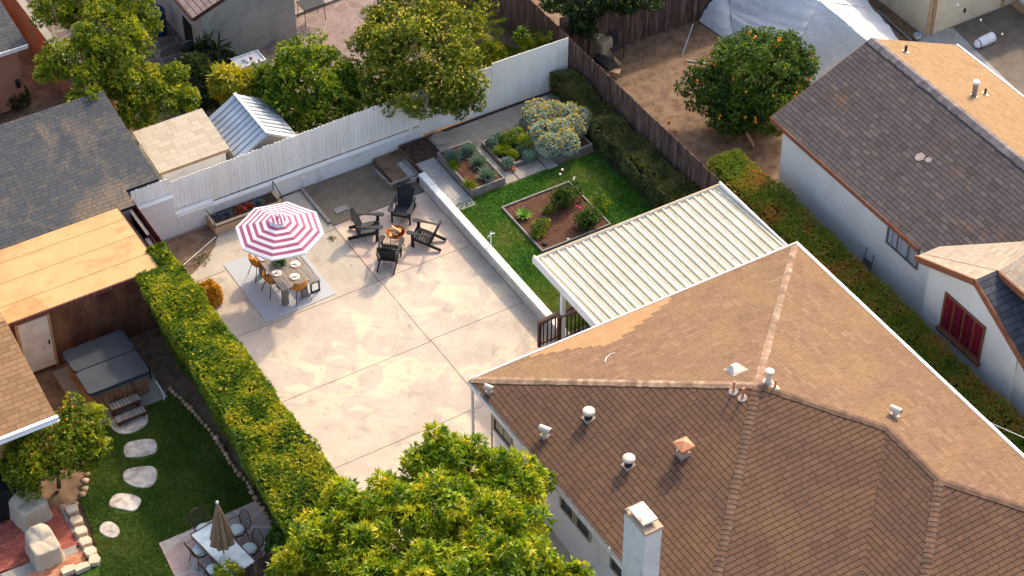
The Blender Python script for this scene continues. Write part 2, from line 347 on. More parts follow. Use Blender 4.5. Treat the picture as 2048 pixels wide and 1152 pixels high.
M['orange_wall'] = nmat('orange_block_wall', [L(128,76,52), L(150,100,76), L(140,122,112)], 1.0, bump=.3, dirt=L(120,108,104), dirtscale=.6, dlo=.45, dhi=.75)
M['driveway'] = nmat('driveway_concrete', [L(152,148,140), L(178,174,166)], 1.2, dirt=L(130,126,118), dlo=.5, dhi=.8, bump=.15)
M['driveway_dark'] = nmat('driveway_dark', [L(100,90,80), L(124,112,98)], 1.8, dirt=L(82,74,66), dlo=.5, dhi=.8, bump=.2)
# block wall: courses by world height and length
def blockmat():
    N = NT('concrete_block'); sp = N.n('ShaderNodeSeparateXYZ'); N.l(N.obj, sp.inputs[0]); cb = N.n('ShaderNodeCombineXYZ')
    N.l(N.math('ADD', sp.outputs[1], sp.outputs[0]), cb.inputs[0]); N.l(sp.outputs[2], cb.inputs[1])
    b = N.n('ShaderNodeTexBrick'); N.l(cb.outputs[0], b.inputs['Vector']); b.inputs['Scale'].default_value = 1; b.inputs['Brick Width'].default_value = .4; b.inputs['Row Height'].default_value = .2
    b.inputs['Mortar Size'].default_value = .008; b.inputs['Color1'].default_value = L(196,190,178); b.inputs['Color2'].default_value = L(216,208,194); b.inputs['Mortar'].default_value = L(160,148,134)
    col = N.mix(N.ramp(N.noise(3, 6), [(.5, (0,0,0,1)), (.8, (.7,.7,.7,1))]), b.outputs[0], L(170,160,148))
    N.bump(N.noise(50, 3), .3, .01); return N.fin(col, .9, .2)
M['block'] = blockmat()
M['cap'] = nmat('pale_cap_block', [L(212,212,204), L(230,228,218)], 3, rnd=.06)

# ---------------------------------------------------------------- setting: ground
mb = MB(); mb.face([(-150,-150,-.08),(150,-150,-.08),(150,150,-.08),(-150,150,-.08)]); struct('ground', mb, M['soil'])
mb = MB()
j = .010
def slab(x0, x1, y0, y1, mi): mb.prism([(x0+j,y0+j),(x1-j,y0+j),(x1-j,y1-j),(x0+j,y1-j)], -.06, 0, mi)
mb.bx(-8.9, 0, -24, 7.45, -.07, -.012, 3)
slab(-8.88, -3.32, 2.34, 5.2, 2); slab(-8.88, -3.32, 5.2, 7.45, 2)
slab(-3.30, -.03, 2.38, 5.35, 1)
slab(-8.88, -3.28, -.78, 2.34, 0); slab(-3.28, -.03, -.72, 2.38, 0)
slab(-8.88, -3.24, -3.86, -.78, 0); slab(-3.24, .9, -3.86, -.72, 0)
slab(-8.88, -3.22, -8.2, -3.86, 0); slab(-3.22, .9, -8.2, -3.86, 0)
slab(-8.88, -3.2, -13, -8.2, 0); slab(-8.88, -3.2, -24, -13, 0)
struct('patio', mb, [M['patio_a'], M['patio_b'], M['patio_grey'], M['joint']])
# quarter circle of bare earth in the corner
mb = MB(); arc = [(-8.88, 7.4), (-6.72, 7.4)]
for q in [(437,447),(436,470),(430,492),(418,512),(402,530),(386,547)]: arc.append(g2(*q))
arc.append((-8.88, arc[-1][1]-.15)); mb.prism(arc, -.05, .012); struct('corner_soil', mb, M['soil'])
mb = MB(); mb.bx(-3.30, -.03, 5.38, 7.5, -.05, .004); struct('gravel_bed', mb, M['gravel'])
# raised garden terrain
mb = MB(); mb.bx(.18, 6.72, -5.9, 3.93, -.07, .35); struct('lawn', mb, M['lawn'])
mb = MB(); mb.bx(.18, 6.72, 3.935, 7.45, -.07, .348); struct('garden_soil', mb, M['soil'])
mb = MB(); mb.bx(-.75, .18, 5.9, 7.5, -.04, .16); struct('lower_terrace', mb, M['soil'])
mb = MB(); mb.bx(1.2, 6.6, 6.35, 7.3, .3, .362); mb.bx(2.35, 3.75, 6.02, 6.33, .3, .366, 0); mb.bx(2.2, 2.62, 3.95, 4.5, .3, .366); mb.bx(2.66, 3.66, 3.95, 4.5, .3, .37)
struct('garden_path', mb, M['concrete'])
mb = MB(); mb.bx(.22, .86, 3.6, 6.33, .3, .358); mb.bx(2.16, 2.46, 4.52, 6.33, .3, .358); mb.bx(3.72, 4.08, 3.9, 6.33, .3, .358); mb.bx(-.2, .17, 5.9, 6.9, .1, .166); struct('gravel_path', mb, M['gravel_light'])
mb = MB(); mb.bx(5.5, 6.72, -5, 7.4, .3, .356); mb.bx(.86, 2.16, 6.26, 6.34, .3, .355); mb.bx(.19, 1.19, 6.34, 7.44, .3, .357); mb.bx(1.21, 5.49, 7.31, 7.45, .3, .3575); struct('border_soil', mb, M['dark_soil'])
# right hand neighbours
mb = MB(); mb.bx(6.8, 60, -60, 60, -.07, .30); struct('yard_soil', mb, M['soil'])
mb = MB(); dv = [g2(1840,72,.3), g2(1905,55,.3), g2(2300,440,.3), g2(2150,420,.3)]; mb.prism(dv, .2, .306)
mb.bx(16.6, 18.9, -30, 3.4, .2, .304); struct('driveway', mb, M['driveway'])
mb = MB(); mb.bx(18.92, 32, -30, 3.4, .2, .304); struct('driveway_apron', mb, M['driveway_dark'])
# back neighbours
mb = MB(); mb.bx(-2.6, 5.4, 9.6, 30, -.06, .01); struct('back_patio', mb, M['flag_purple'])
mb = MB(); mb.bx(-7.4, -2.6, 10.4, 30, -.06, .008); struct('side_patio', mb, M['flag_dark'])
# left neighbours
mb = MB(); poly = [g2(*p) for p in [(208,835),(240,822),(318,795),(336,783),(357,800),(384,824),(408,853),(429,877),(446,902),(459,926),(476,950),(493,967),(512,1000),(560,1070),(600,1180),(100,1260),(160,1150),(200,1130),(185,1060),(160,1000),(175,940),(170,880)]]
mb.prism(poly, -.06, .02); struct('side_lawn', mb, M['lawn_left'])
mb = MB(); mb.prism([g2(*p) for p in [(318,1088),(512,1003),(566,1078),(660,1240),(420,1300)]], -.06, .035); struct('stone_terrace', mb, M['flag_pink'])
mb = MB(); mb.prism([g2(*p) for p in [(-60,1000),(118,1016),(160,1092),(-60,1165)]], -.06, .03); struct('brick_terrace', mb, M['brick_pave'])
mb = MB(); mb.prism([g2(*p) for p in [(60,1140),(160,1095),(175,1125),(140,1152),(100,1200),(40,1200)]], -.06, .034); struct('brick_path', mb, M['brick_orange'])
mb = MB(); mb.prism([g2(*p) for p in [(0,1150),(150,1092),(160,1104),(20,1165)]], -.06, .038); mb.prism([g2(*p) for p in [(120,1020),(127,1016),(180,1112),(172,1116)]], -.06, .04)
mb.prism([g2(*p) for p in [(20,1165),(62,1142),(75,1200),(20,1200)]], -.06, .033); struct('concrete_edging', mb, M['concrete'])

# ---------------------------------------------------------------- walls and fences
def pickets(mb, a, b, z0f, z1f, wd=.14, th=.02, side=0, gap=.006, dog=.03, jit=.015, yoff=0, mi=0, n2=None):
    """row of boards from a to b (plan points)"""
    a = Vector((*a, 0)); b = Vector((*b, 0)); ln = (b-a).length; t = (b-a)/ln; nn = Vector((-t.y, t.x, 0)); s = 0.0
    while s < ln-.03:
        wv = wd*random.uniform(.85, 1.15); e = min(s+wv, ln); c0 = a+t*(s+gap/2); c1 = a+t*(e-gap/2); z0 = z0f(s/ln)+0; z1 = z1f(s/ln)+random.uniform(-jit, jit)
        o1 = nn*(yoff+random.uniform(-.004, .004)); o2 = o1+nn*th
        for_ = []
        prof = [(c0, z0), (c1, z0), (c1, z1-dog), (c1-t*dog, z1), (c0+t*dog, z1), (c0, z1-dog)]
        V = [(*(p+o1).to_2d(), z) for p, z in prof]+[(*(p+o2).to_2d(), z) for p, z in prof]
        mb.mesh(V, [(0,1,2,3,4,5), (11,10,9,8,7,6)]+[(i, i+6, (i+1) % 6+6, (i+1) % 6) for i in range(6)], mi); s = e
f = thing('board_fence', 'long white painted board fence behind the patio, standing on a low white wall', 'fence', (-4, 7.7, 0))
mb = MB(); pickets(mb, (-8.9, 7.72), (-7.62, 7.72), lambda t: 1.45, lambda t: 2.1, .13, dog=.035); mb.build('left_panel', M['white_wood'], f)
f['_'] = 1; del f['_']
mb = MB(); pickets(mb, (-7.6, 7.74), (1.15, 7.74), lambda t: .62, lambda t: 1.93+.12*t, .125, dog=.03, gap=.008); mb.build('middle_panel', M['white_wood'], f)
mb = MB(); pickets(mb, (1.17, 7.62), (3.7, 7.46), lambda t: .33, lambda t: 2.15+.03*t, .15, dog=.0, jit=.006); pickets(mb, (3.72, 7.46), (6.62, 7.40), lambda t: .33, lambda t: 2.3, .16, dog=0, jit=.004); mb.build('right_panel', M['white_wood'], f)
mb = MB(); mb.bx(-8.9, 1.1, 7.77, 7.81, 1.55, 1.64); mb.bx(-7.6, 1.1, 7.77, 7.81, .8, .9)
for x in np.arange(-8.8, 6.6, 2.4): mb.bx(x, x+.09, 7.79, 7.88, 0, 1.8)
mb.bx(1.12, 1.19, 7.58, 7.76, 0, 2.12); mb.build('rail_frame', M['white_wood'], f)
w_ = thing('low_wall', 'low white stucco wall carrying the white board fence, taller at its left end', 'wall', (-4, 7.6, 0))
mb = MB(); mb.bx(-8.9, -7.62, 7.5, 7.70, -.05, 1.5); mb.bx(-7.62, -6.35, 7.5, 7.70, -.05, .78); mb.bx(-6.35, 1.12, 7.56, 7.70, -.05, .62)
mb.build('wall_body', M['white_stucco'], w_, bevel=.015)
mb = MB(); mb.bx(-7.62, -6.33, 7.47, 7.5, .62, .7); mb.bx(-6.33, 1.13, 7.53, 7.56, .54, .6); mb.build('ledge', M['white_stucco'], w_)
mb = MB(); mb.bx(-3.27, -3.17, 7.5, 7.56, .3, .42); mb.tube([(-3.22,7.53,.0),(-3.22,7.53,.3)], .018, 6); mb.build('outlet_box', M['white_metal'], w_)

s_ = thing('side_fence', 'narrow red-brown picket fence between the patio and the clipped yellow-green hedge', 'fence', (-8.93, 0, 0))
mb = MB(); pickets(mb, (-8.9, 7.68), (-8.9, -14), lambda t: 0, lambda t: 1.8, .11, dog=.02, jit=.012); mb.build('picket_panel', M['fence_brown'], s_)
mb = MB(); mb.bx(-9.02, -8.94, -14, 7.6, 1.45, 1.53); mb.bx(-9.02, -8.94, -14, 7.6, .4, .48)
for y in np.arange(-13.5, 7.6, 2.1): mb.bx(-9.04, -8.95, y, y+.09, 0, 1.7)
mb.build('rail_frame', M['fence_brown'], s_)
n_ = thing('board_screen', 'grey weathered board screen standing behind the left end of the white fence', 'fence', (-9.25, 6.3, 0))
mb = MB(); mb.bx(-9.3, -9.24, 5.2, 7.7, .1, 1.25); mb.build('panel', M['grey_wood'], n_)
mb = MB(); mb.bx(-9.33, -9.15, 5.15, 7.8, 1.25, 1.31); mb.bx(-9.2, -9.08, 4.6, 6.1, 1.5, 1.56); mb.bx(-9.12, -9.02, 6.1, 7.8, 1.62, 1.67); mb.build('rail', M['grey_wood'], n_)

d_ = thing('plank_fence', 'dark weathered plank fence running behind the long border of low shrubs', 'fence', (6.75, 2, 0))
mb = MB(); pickets(mb, (6.75, 7.35), (6.75, -12), lambda t: .2, lambda t: 2.12, .145, dog=.03, jit=.03); mb.build('plank_panel', M['dark_wood'], d_)
mb = MB(); pickets(mb, (6.75, 16), (6.75, 7.37), lambda t: .0, lambda t: 2.15+.1*(1-t), .15, dog=.01, jit=.02); mb.build('far_plank_panel', M['dark_wood'], d_)
mb = MB(); mb.bx(6.79, 6.84, -12, 16, 1.75, 1.84); mb.bx(6.79, 6.84, -12, 16, .5, .59); 
for y in np.arange(-11.5, 16, 2.4): mb.bx(6.79, 6.88, y, y+.09, 0, 2.0)
mb.build('rail_frame', M['dark_wood'], d_)
b_ = thing('rear_fence', 'dark plank fence closing off the bare-earth yard behind the white tarpaulin tent', 'fence', (10, 8.35, .3))
mb = MB(); pickets(mb, (6.9, 8.4), (15.5, 8.25), lambda t: .25, lambda t: 2.35, .14, dog=.02, jit=.02); mb.build('plank_panel', M['dark_wood'], b_)
mb = MB(); mb.bx(6.9, 15.5, 8.42, 8.47, 1.9, 2.0); mb.bx(6.9, 15.5, 8.42, 8.47, .7, .8); mb.build('rail_frame', M['dark_wood'], b_)
g_ = thing('garden_wall', 'low grey concrete wall slanting down beside the plank fence behind the big flowering tree', 'wall', (5.6, 11, 0))
mb = MB(); mb.bx(5.45, 5.62, 7.9, 15.5, 0, .72); mb.build('wall_body', M['concrete'], g_)
r_ = thing('retaining_wall', 'low pale concrete block retaining wall between the patio and the lawn', 'wall', (0, 1.6, 0))
mb = MB(); mb.bx(-.02, .17, -3.3, 5.72, -.05, .40); mb.build('block_course', M['block'], r_)
mb = MB(); y = -3.32
while y < 5.72: mb.bx(-.045, .195, y+.004, min(y+.4, 5.74)-.004, .402, .46); y += .4
mb.build('cap_course', M['cap'], r_, bevel=.008)
o_ = thing('orange_wall', 'rust-streaked orange block wall with a grey top beside the salmon house', 'wall', (-7.7, 17, 0))
mb = MB(); mb.bx(-7.95, -7.75, 14.2, 26, 0, 1.75); mb.build('wall_body', M['orange_wall'], o_)
mb = MB(); mb.bx(-7.98, -7.72, 14.18, 26, 1.752, 1.82); mb.build('wall_cap', M['concrete'], o_)
m = nmat('black', [L(20,20,20), L(30,30,30)], 3)
# timber edging
def board(p, q, z, wd, ht, label, mat='board', cat='board', name='edging_board', group=None):
    mb = MB(); mb.beam((p[0],p[1],z+ht/2), (q[0],q[1],z+ht/2), wd, ht); return meta(mb.build(name, M[mat]), label, cat, group)
board((-3.36,7.45), (-3.36,5.5), 0, .1, .09, 'long grey timber edging between the patio slab and the gravel bed', 'board')
board((-.98,6.9), (-.93,6.03), .16, .06, .08, 'thin timber edging on the left side of the small empty soil bed')
board((-.93,6.0), (.05,6.03), .16, .06, .08, 'thin timber edging on the near side of the small empty soil bed')
board((.05,6.9), (.08,6.06), .16, .06, .08, 'thin timber edging on the right side of the small empty soil bed')
board((-.72,5.93), (-.06,5.85), 0, .12, .16, 'thick grey sleeper stepping up from the gravel beside the end of the block wall')
# ---------------------------------------------------------------- buildings
def bars(mb, P0, ud, u, v, wd, dep, mi=0):
    pass
def window(parent, cx, cy, cz, wd, ht, face, frame, glass, mull=1, hor=0, fw=.07, proud=.05, sill=None, name='window', curtain=None):
    """face '-x' or '-y'; centre on wall surface; returns window part with pane sub-part"""
    mb = MB()
    def b(u0, u1, v0, v1, d0, d1, M_=mb):
        if face == '-x': M_.bx(cx-d1, cx-d0, cy+u0, cy+u1, cz+v0, cz+v1)
        else: M_.bx(cx+u0, cx+u1, cy-d1, cy-d0, cz+v0, cz+v1)
    W, H = wd/2, ht/2
    b(-W, W, H-fw, H, -.02, proud); b(-W, W, -H, -H+fw, -.02, proud); b(-W, -W+fw, -H+fw+.001, H-fw-.001, -.02, proud); b(W-fw, W, -H+fw+.001, H-fw-.001, -.02, proud)
    for i in range(mull):
        u = -W+(i+1)*wd/(mull+1); b(u-.022, u+.022, -H+fw+.001, H-fw-.001, -.02, proud*.8)
    for i in range(hor):
        v = -H+(i+1)*ht/(hor+1); b(-W+fw+.001, W-fw-.001, v-.02, v+.02, -.02, proud*.7)
    w0 = mb.build(name, frame, parent)
    pm = MB(); b(-W+fw, W-fw, -H+fw, H-fw, -.01, .012, pm); pm.build('pane', glass, w0)
    if sill:
        sm = MB(); b(-W-.06, W+.06, -H-.09, -H-.002, -.02, .12, sm); sm.build('sill', sill, w0)
    return w0
def caps(mb, p, q, n1, n2, wd=.15, st=.15, lift=.015, mi=0, rr=None):
    p = Vector(p); q = Vector(q); t = (q-p).normalized(); ln = (q-p).length
    def side(n):
        d = Vector(n).cross(t).normalized()
        return d if d.z < 0 or abs(d.z) < 1e-6 else -d
    d1, d2 = side(n1), side(n2)
    if (d1-d2).length < .3: d2 = -d1
    k = 0.0
    while k < ln:
        e = min(k+st*1.25, ln); a = p+t*k; b = p+t*e; ua = Vector((0,0,lift*2.4)); ub = Vector((0,0,lift*.8))
        if (q.z < p.z): ua, ub = ub, ua      # lower end overlaps
        j_ = random.uniform(.9, 1.1); r0 = random.random()
        V = [a+ua, b+ub, b+ub+d1*wd*j_, a+ua+d1*wd*j_, b+ub+d2*wd*j_, a+ua+d2*wd*j_, a+d1*wd*j_*1.0, b+d1*wd*j_, a+d2*wd*j_, b+d2*wd*j_]
        mb.mesh(V, [(0,1,2,3), (1,0,5,4), (3,2,7,6), (4,5,8,9), (0,3,6,8,5), (1,4,9,7,2)], mi, r0); k += st
M['sh_main_shade'] = shingle('brown_shingles_shade', [L(108,82,66), L(120,91,72), L(113,86,70), L(125,95,75)], .15, .33, L(62,44,36), .15, stain=L(140,106,74), k=.72, stlo=.48, sthi=.8)  # slopes turned from the sun: shade put into the shingle colour
M['sh_main_sun'] = shingle('brown_shingles_sun', [L(134,104,80), L(148,116,90), L(140,110,86), L(156,124,96)], .15, .33, L(108,80,56), .07, stain=L(158,128,90), k=.80, stlo=.45, sthi=.75, bump=.4)  # sun-facing slopes of the same roof, sunlight put into a paler colour
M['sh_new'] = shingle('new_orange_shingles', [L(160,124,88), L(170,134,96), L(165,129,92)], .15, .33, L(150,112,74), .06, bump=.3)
M['ridgecap'] = nmat('ridge_cap_brown', [L(88,66,52), L(118,90,70)], 4, rnd=.18, bump=.5)
M['ridgepale'] = nmat('ridge_cap_worn', [L(122,94,74), L(144,116,92), L(178,154,130)], 3.5, detail=8, rnd=.25, bump=.5)
M['gutter'] = nmat('dark_gutter', [L(40,38,40), L(70,68,70)], 6, rough=.4, dirt=L(190,190,190), dirtscale=9, dlo=.6, dhi=.66)
# ---- main house
ZE = 3.0; SL = .3; X0, X1, Y1 = -4.56, 6.32, -5.42; YM = -16.3
P = (.88, -10.86, ZE+SL*5.44); Q1 = (3.31, -13.29, ZE+SL*3.01); Q2 = (3.31, -15.42, ZE+SL*3.01); VA = (.30, -16.30, ZE); WF = -18.43
hs = thing('main_house', 'white stucco house with a large brown shingled hip roof, filling the lower right', 'house', (.9, -10.9, 0))
mb = MB(); mb.bx(-4.1, 5.85, -15.85, -5.9, -.05, ZE-.02); mb.bx(.75, 5.84, -17.95, -15.86, -.05, ZE-.03); mb.build('wall', M['white_stucco'], hs)
mb = MB()
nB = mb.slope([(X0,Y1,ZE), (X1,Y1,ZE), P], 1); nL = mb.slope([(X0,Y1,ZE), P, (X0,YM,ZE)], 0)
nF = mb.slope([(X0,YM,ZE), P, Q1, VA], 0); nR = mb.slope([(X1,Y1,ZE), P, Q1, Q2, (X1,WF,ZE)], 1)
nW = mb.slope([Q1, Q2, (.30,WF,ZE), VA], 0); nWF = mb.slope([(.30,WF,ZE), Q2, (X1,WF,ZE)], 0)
# underside / eave slab
for a, b in [((X0,Y1),(X1,Y1)), ((X1,Y1),(X1,WF)), ((X1,WF),(.3,WF)), ((.3,WF),(.3,YM)), ((.3,YM),(X0,YM)), ((X0,YM),(X0,Y1))]:
    mb.face([(*a,ZE), (*b,ZE), (*b,ZE-.05), (*a,ZE-.05)], 2)
roof = mb.build('roof', [M['sh_main_shade'], M['sh_main_sun'], M['ridgecap']], hs)
mb = MB(); mb.bx(X0, X1, YM, Y1, ZE-.06, ZE-.052); mb.build('soffit', M['white_stucco'], hs)
mb = MB()  # patch of newer shingles, stepped outline, 6 mm proud
for r0, (xa, xb) in enumerate([(-2.75,1.9),(-2.4,1.75),(-2.1,1.35),(-1.75,.95),(-1.45,.55),(-1.2,.2),(-1.0,-.3)]):
    ya = Y1-.03-r0*.143; yb = ya-.143; za = ZE+(Y1-ya)*SL+.006; zb = ZE+(Y1-yb)*SL+.006
    mb.slope([(xa,ya,za), (xb,ya,za), (xb,yb,zb), (xa,yb,zb)])
mb.build('new_shingle_patch', M['sh_new'], roof)
mb = MB(); caps(mb, (X0,Y1,ZE), P, nB, nL, .13, lift=.01); caps(mb, P, (X1,Y1,ZE), nB, nR, .10, lift=.008); mb.build('worn_hip_cap', M['ridgepale'], roof)
mb = MB(); caps(mb, P, (X0,YM,ZE), nL, nF, .12, lift=.01); caps(mb, P, Q1, nF, nR, .12, lift=.01); caps(mb, Q1, Q2, nW, nR, .12, lift=.01); caps(mb, Q2, (.3,WF,ZE), nW, nWF, .12, lift=.01); caps(mb, Q2, (X1,WF,ZE), nWF, nR, .12, lift=.01)
mb.build('hip_cap', M['ridgecap'], roof)
mb = MB(); mb.bx(X0-.02, X1+.1, Y1+.002, Y1+.055, ZE-.11, ZE+.012); mb.bx(X1+.002, X1+.1, WF, Y1, ZE-.1, ZE+.012); mb.build('white_gutter', M['white_metal'], hs, bevel=.01)
mb = MB(); mb.bx(X0-.09, X0-.002, YM, Y1-.02, ZE-.11, ZE-.01); mb.bx(X0-.09,X0-.075,YM,Y1-.02,ZE-.009,ZE+.02); mb.build('dark_gutter', M['gutter'], hs)
mb = MB(); mb.bx(X0-.105, X0-.092, YM, Y1, ZE-.13, ZE+.004); mb.build('fascia', M['white_metal'], hs)
mb = MB(); mb.tube([(X0-.02,Y1-.06,ZE-.12),(X0-.02,Y1-.12,ZE-.35),(X0-.02,Y1-.12,0)], .045, 8); mb.build('downspout', M['white_metal'], hs)
c = PX(985, 900, -4.12); mb = MB(); mb.tube([(-4.13,c[1],.2),(-4.13,c[1],ZE-.1)], .03, 6); mb.bx(-4.17,-4.1,c[1]-.06,c[1]+.06,1.0,1.04); mb.bx(-4.17,-4.1,c[1]-.06,c[1]+.06,2.0,2.04); mb.build('conduit', M['galv'], hs)
M['frame_tan'] = nmat('window_frame_tan', [L(150,138,118), L(180,168,146)], 3); M['glass'] = glassmat('dark_glass')
a = PX(993, 838, -4.1); b = PX(1020, 905, -4.1)
window(hs, -4.1, (a[1]+b[1])/2, 1.75, 1.0, 1.0, '-x', M['frame_tan'], M['glass'], 0, 1)
for p_, q_ in [((1122,1003),(1150,1048)), ((1153,1040),(1182,1090)), ((1222,1120),(1260,1190))]:
    a = PX(*p_, -4.1); b = PX(*q_, -4.1); window(hs, -4.1, (a[1]+b[1])/2, 1.85, abs(a[1]-b[1]), .95, '-x', M['frame_tan'], M['glass'], 0, 0)
# roof vents: part of the roof
M['vent_white'] = nmat('vent_paint', [L(206,186,162), L(232,216,196)], 4, rough=.6, dirt=L(150,110,80), dirtscale=7, dlo=.6, dhi=.7); M['vent_dark'] = nmat('vent_dark', [L(50,42,40), L(70,60,56)], 8)
M['vent_rust'] = nmat('vent_rust', [L(196,120,84), L(212,150,112)], 5, rough=.6); M['flash'] = nmat('flashing', [L(150,132,118), L(190,172,155)], 6, rough=.55)
nLn = np.array(nL); nRn = np.array(nR); nBn = np.array(nB)
def onL(x, y): return PL(x, y, nLn, (X0,Y1,ZE))
def onR(x, y): return PL(x, y, nRn, (X1,Y1,ZE))
def onB(x, y): return PL(x, y, nBn, (X0,Y1,ZE))
def flash(mb, c, n, s, mi=0, k=10, rot=0):
    n = Vector(n); h = Vector((0,0,1)).cross(n).normalized(); v = n.cross(h); c = Vector(c)+n*.012
    V = [c+h*math.cos(2*math.pi*i/k+rot)*s+v*math.sin(2*math.pi*i/k+rot)*s for i in range(k)]; mb.face(V, mi)
    V2 = [p-n*.014 for p in V]
    for i in range(k): mb.face([V[i], V2[i], V2[(i+1)%k], V[(i+1)%k]], mi)
for q in [(1177,836), (1257,930)]:
    c = onL(*q); mb = MB(); flash(mb, c, nLn, .21, 0, 4, math.pi/4); v_ = mb.build('mushroom_vent', M['flash'], roof)
    mb = MB(); mb.lathe([(.11,-.05),(.11,.10),(.11,.2),(.13,.21)], c, 14, 0); mb.build('vent_neck', M['vent_dark'], v_, smooth=False)
    mb = MB(); mb.lathe([(.155,.21),(.17,.225),(.168,.27),(.15,.295),(.09,.31),(.02,.315)], c, 18, 0); mb.build('vent_cap', M['vent_white'], v_, smooth=True)
def tee(c, n, s=1.0, ang=0):
    mb = MB(); flash(mb, c, n, .2*s, 0, 4, math.pi/4); v_ = mb.build('tee_vent', M['flash'], roof)
    mb = MB(); mb.tube([c, c+np.array([0,0,.2*s])], .09*s, 10); a = np.array([math.cos(ang), math.sin(ang), 0])*.2*s
    mb.tube([c-a+np.array([0,0,.26*s]), c+a+np.array([0,0,.26*s])], .115*s, 12); mb.build('vent_hood', M['vent_white'], v_)
    mb = MB(); mb.tube([c+a*1.005+np.array([0,0,.26*s]), c+a*1.01+np.array([0,0,.26*s])], .08*s, 12); mb.build('vent_mouth', M['vent_dark'], v_)
tee(onL(1090,870), nLn, .82, -PS-.5); tee(onL(978,783), nLn, .62, -PS-.5); tee(onR(1790,830), nRn, .78, -PS-.6)
c = onL(1366,910); mb = MB(); mb.box(c+np.array([0,0,.05]), (.27,.27,.2)); v_ = mb.build('square_vent', M['flash'], roof)
mb = MB(); mb.box(c+np.array([0,0,.26]), (.2,.2,.22)); mb.build('vent_neck', M['vent_rust'], v_)
mb = MB(); z = c[2]+.40; cc = [(c[0]+a*.21, c[1]+b*.21, z) for a, b in ((-1,-1),(1,-1),(1,1),(-1,1))]; low = [(p[0],p[1],z-.04) for p in cc]
for i in range(4): mb.face([cc[i], cc[(i+1)%4], (c[0],c[1],z+.12)]); mb.face([low[i], low[(i+1)%4], cc[(i+1)%4], cc[i]])
mb.face(low[::-1]); mb.build('vent_cap', M['vent_rust'], v_)
for (q, h_, rad, fl, mt) in [((1467,783),.36,.035,onL,'vent_rust'), ((1485,796),.36,.035,onL,'vent_rust'), ((1550,775),.28,.03,onR,'vent_rust')]:
    c = fl(*q); mb = MB(); flash(mb, c, nLn if fl is onL else nRn, .13, 0, 12); v_ = mb.build('pipe_vent', M['flash'], roof)
    mb = MB(); mb.tube([c, c+np.array([0,0,h_])], rad, 8); mb.build('pipe', M[mt], v_)
c = onR(1537,765); mb = MB(); flash(mb, c, nRn, .17, 0, 12); v_ = mb.build('flue_vent', M['flash'], roof)
mb = MB(); mb.lathe([(.11,-.05),(.09,.1),(.075,.12),(.075,.34)], c, 12); mb.build('flue_pipe', M['vent_white'], v_)
mb = MB(); mb.lathe([(.12,.33),(.125,.36),(.125,.42),(.09,.44)], c, 14); mb.build('flue_cap', M['vent_white'], v_)
c = onB(1472,740); mb = MB(); flash(mb, c, nBn, .34, 0, 4, math.pi/4); v_ = mb.build('dome_vent', M['flash'], roof)
mb = MB(); hh = Vector((1,0,0)); n = Vector(nBn); vv = n.cross(hh).normalized(); C0 = Vector(c)+n*.02; b4 = [C0+hh*a*.20+vv*b*.19 for a, b in ((-1,-1),(1,-1),(1,1),(-1,1))]; t4 = [C0+n*.13+hh*a*.09+vv*(b*.07+.04) for a, b in ((-1,-1),(1,-1),(1,1),(-1,1))]
for i in range(4): mb.face([b4[i], b4[(i+1)%4], t4[(i+1)%4], t4[i]])
mb.face(t4); mb.build('vent_dome', M['vent_white'], v_, bevel=.03)
mb = MB(); p0 = [onB(*q)+nBn*.015 for q in [(1210,725),(1213,716),(1220,710),(1230,706)]]; mb.tube(p0, .012, 5); mb.build('cable_scrap', M['white_metal'], roof)
# chimney
cc = G(1291, 1072, 5.35); cx, cy = cc[0], cc[1]; CZ = .93
M['chim'] = nmat('chimney_stucco', [L(205,205,198), L(226,224,216)], 1.2, bump=.3, dirt=L(150,130,110), dirtscale=2, dlo=.55, dhi=.85)
M['chim_top'] = nmat('chimney_crown', [L(176,148,116), L(206,180,150)], 4, bump=.5, dirt=L(90,78,70), dirtscale=4, dlo=.5, dhi=.65)
mb = MB(); mb.bx(cx, cx+.47, cy, cy+.90, -.05, 5.34); ch = mb.build('chimney', M['chim'], hs)
mb = MB(); mb.bx(cx-.03, cx+.50, cy-.03, cy+.93, 5.342, 5.43); mb.bx(cx+.10, cx+.37, cy+.2, cy+.70, 5.432, 5.53); mb.build('chimney_crown', M['chim_top'], ch, bevel=.02)
mb = MB(); mb.bx(cx+.02, cx+.44, cy+.14, cy+.78, 5.532, 5.59); M['chim_cap'] = nmat('chimney_cap', [L(214,196,176), L(232,220,204)], 2, dirt=L(170,110,74), dirtscale=4, dlo=.58, dhi=.66); mb.build('chimney_cap', M['chim_cap'], ch)

# ---- patio cover
pc = thing('patio_cover', 'white corrugated metal patio cover with leaf litter, behind the main house', 'patio cover', (2.9, -3.4, 0))
mb = MB(); x0, x1, ya, yb = -.34, 6.14, -1.84, -5.36; za, zb = 2.66, 2.80; nr = 23; pw = (x1-x0)/nr
for i in range(nr):
    x = x0+i*pw; prof = [(0,.0), (.07,.0), (.09,.055), (.125,.055), (.145,.0), (pw,.0)]
    prof = [(0,0),(pw*.22,0),(pw*.27,.018),(pw*.34,.018),(pw*.39,0),(pw*.60,.0),(pw*.66,.055),(pw*.86,.055),(pw*.92,0),(pw,0)]
    for (u0, h0), (u1, h1) in zip(prof, prof[1:]):
        mb.face([(x+u0,ya,za+h0), (x+u1,ya,za+h1), (x+u1,yb,zb+h1), (x+u0,yb,zb+h0)], 0, .5)
        mb.face([(x+u0,yb,zb+h0-.006), (x+u1,yb,zb+h1-.006), (x+u1,ya,za+h1-.006), (x+u0,ya,za+h0-.006)], 0, .5)
mb.build('corrugated_roof', M['corrug'], pc)
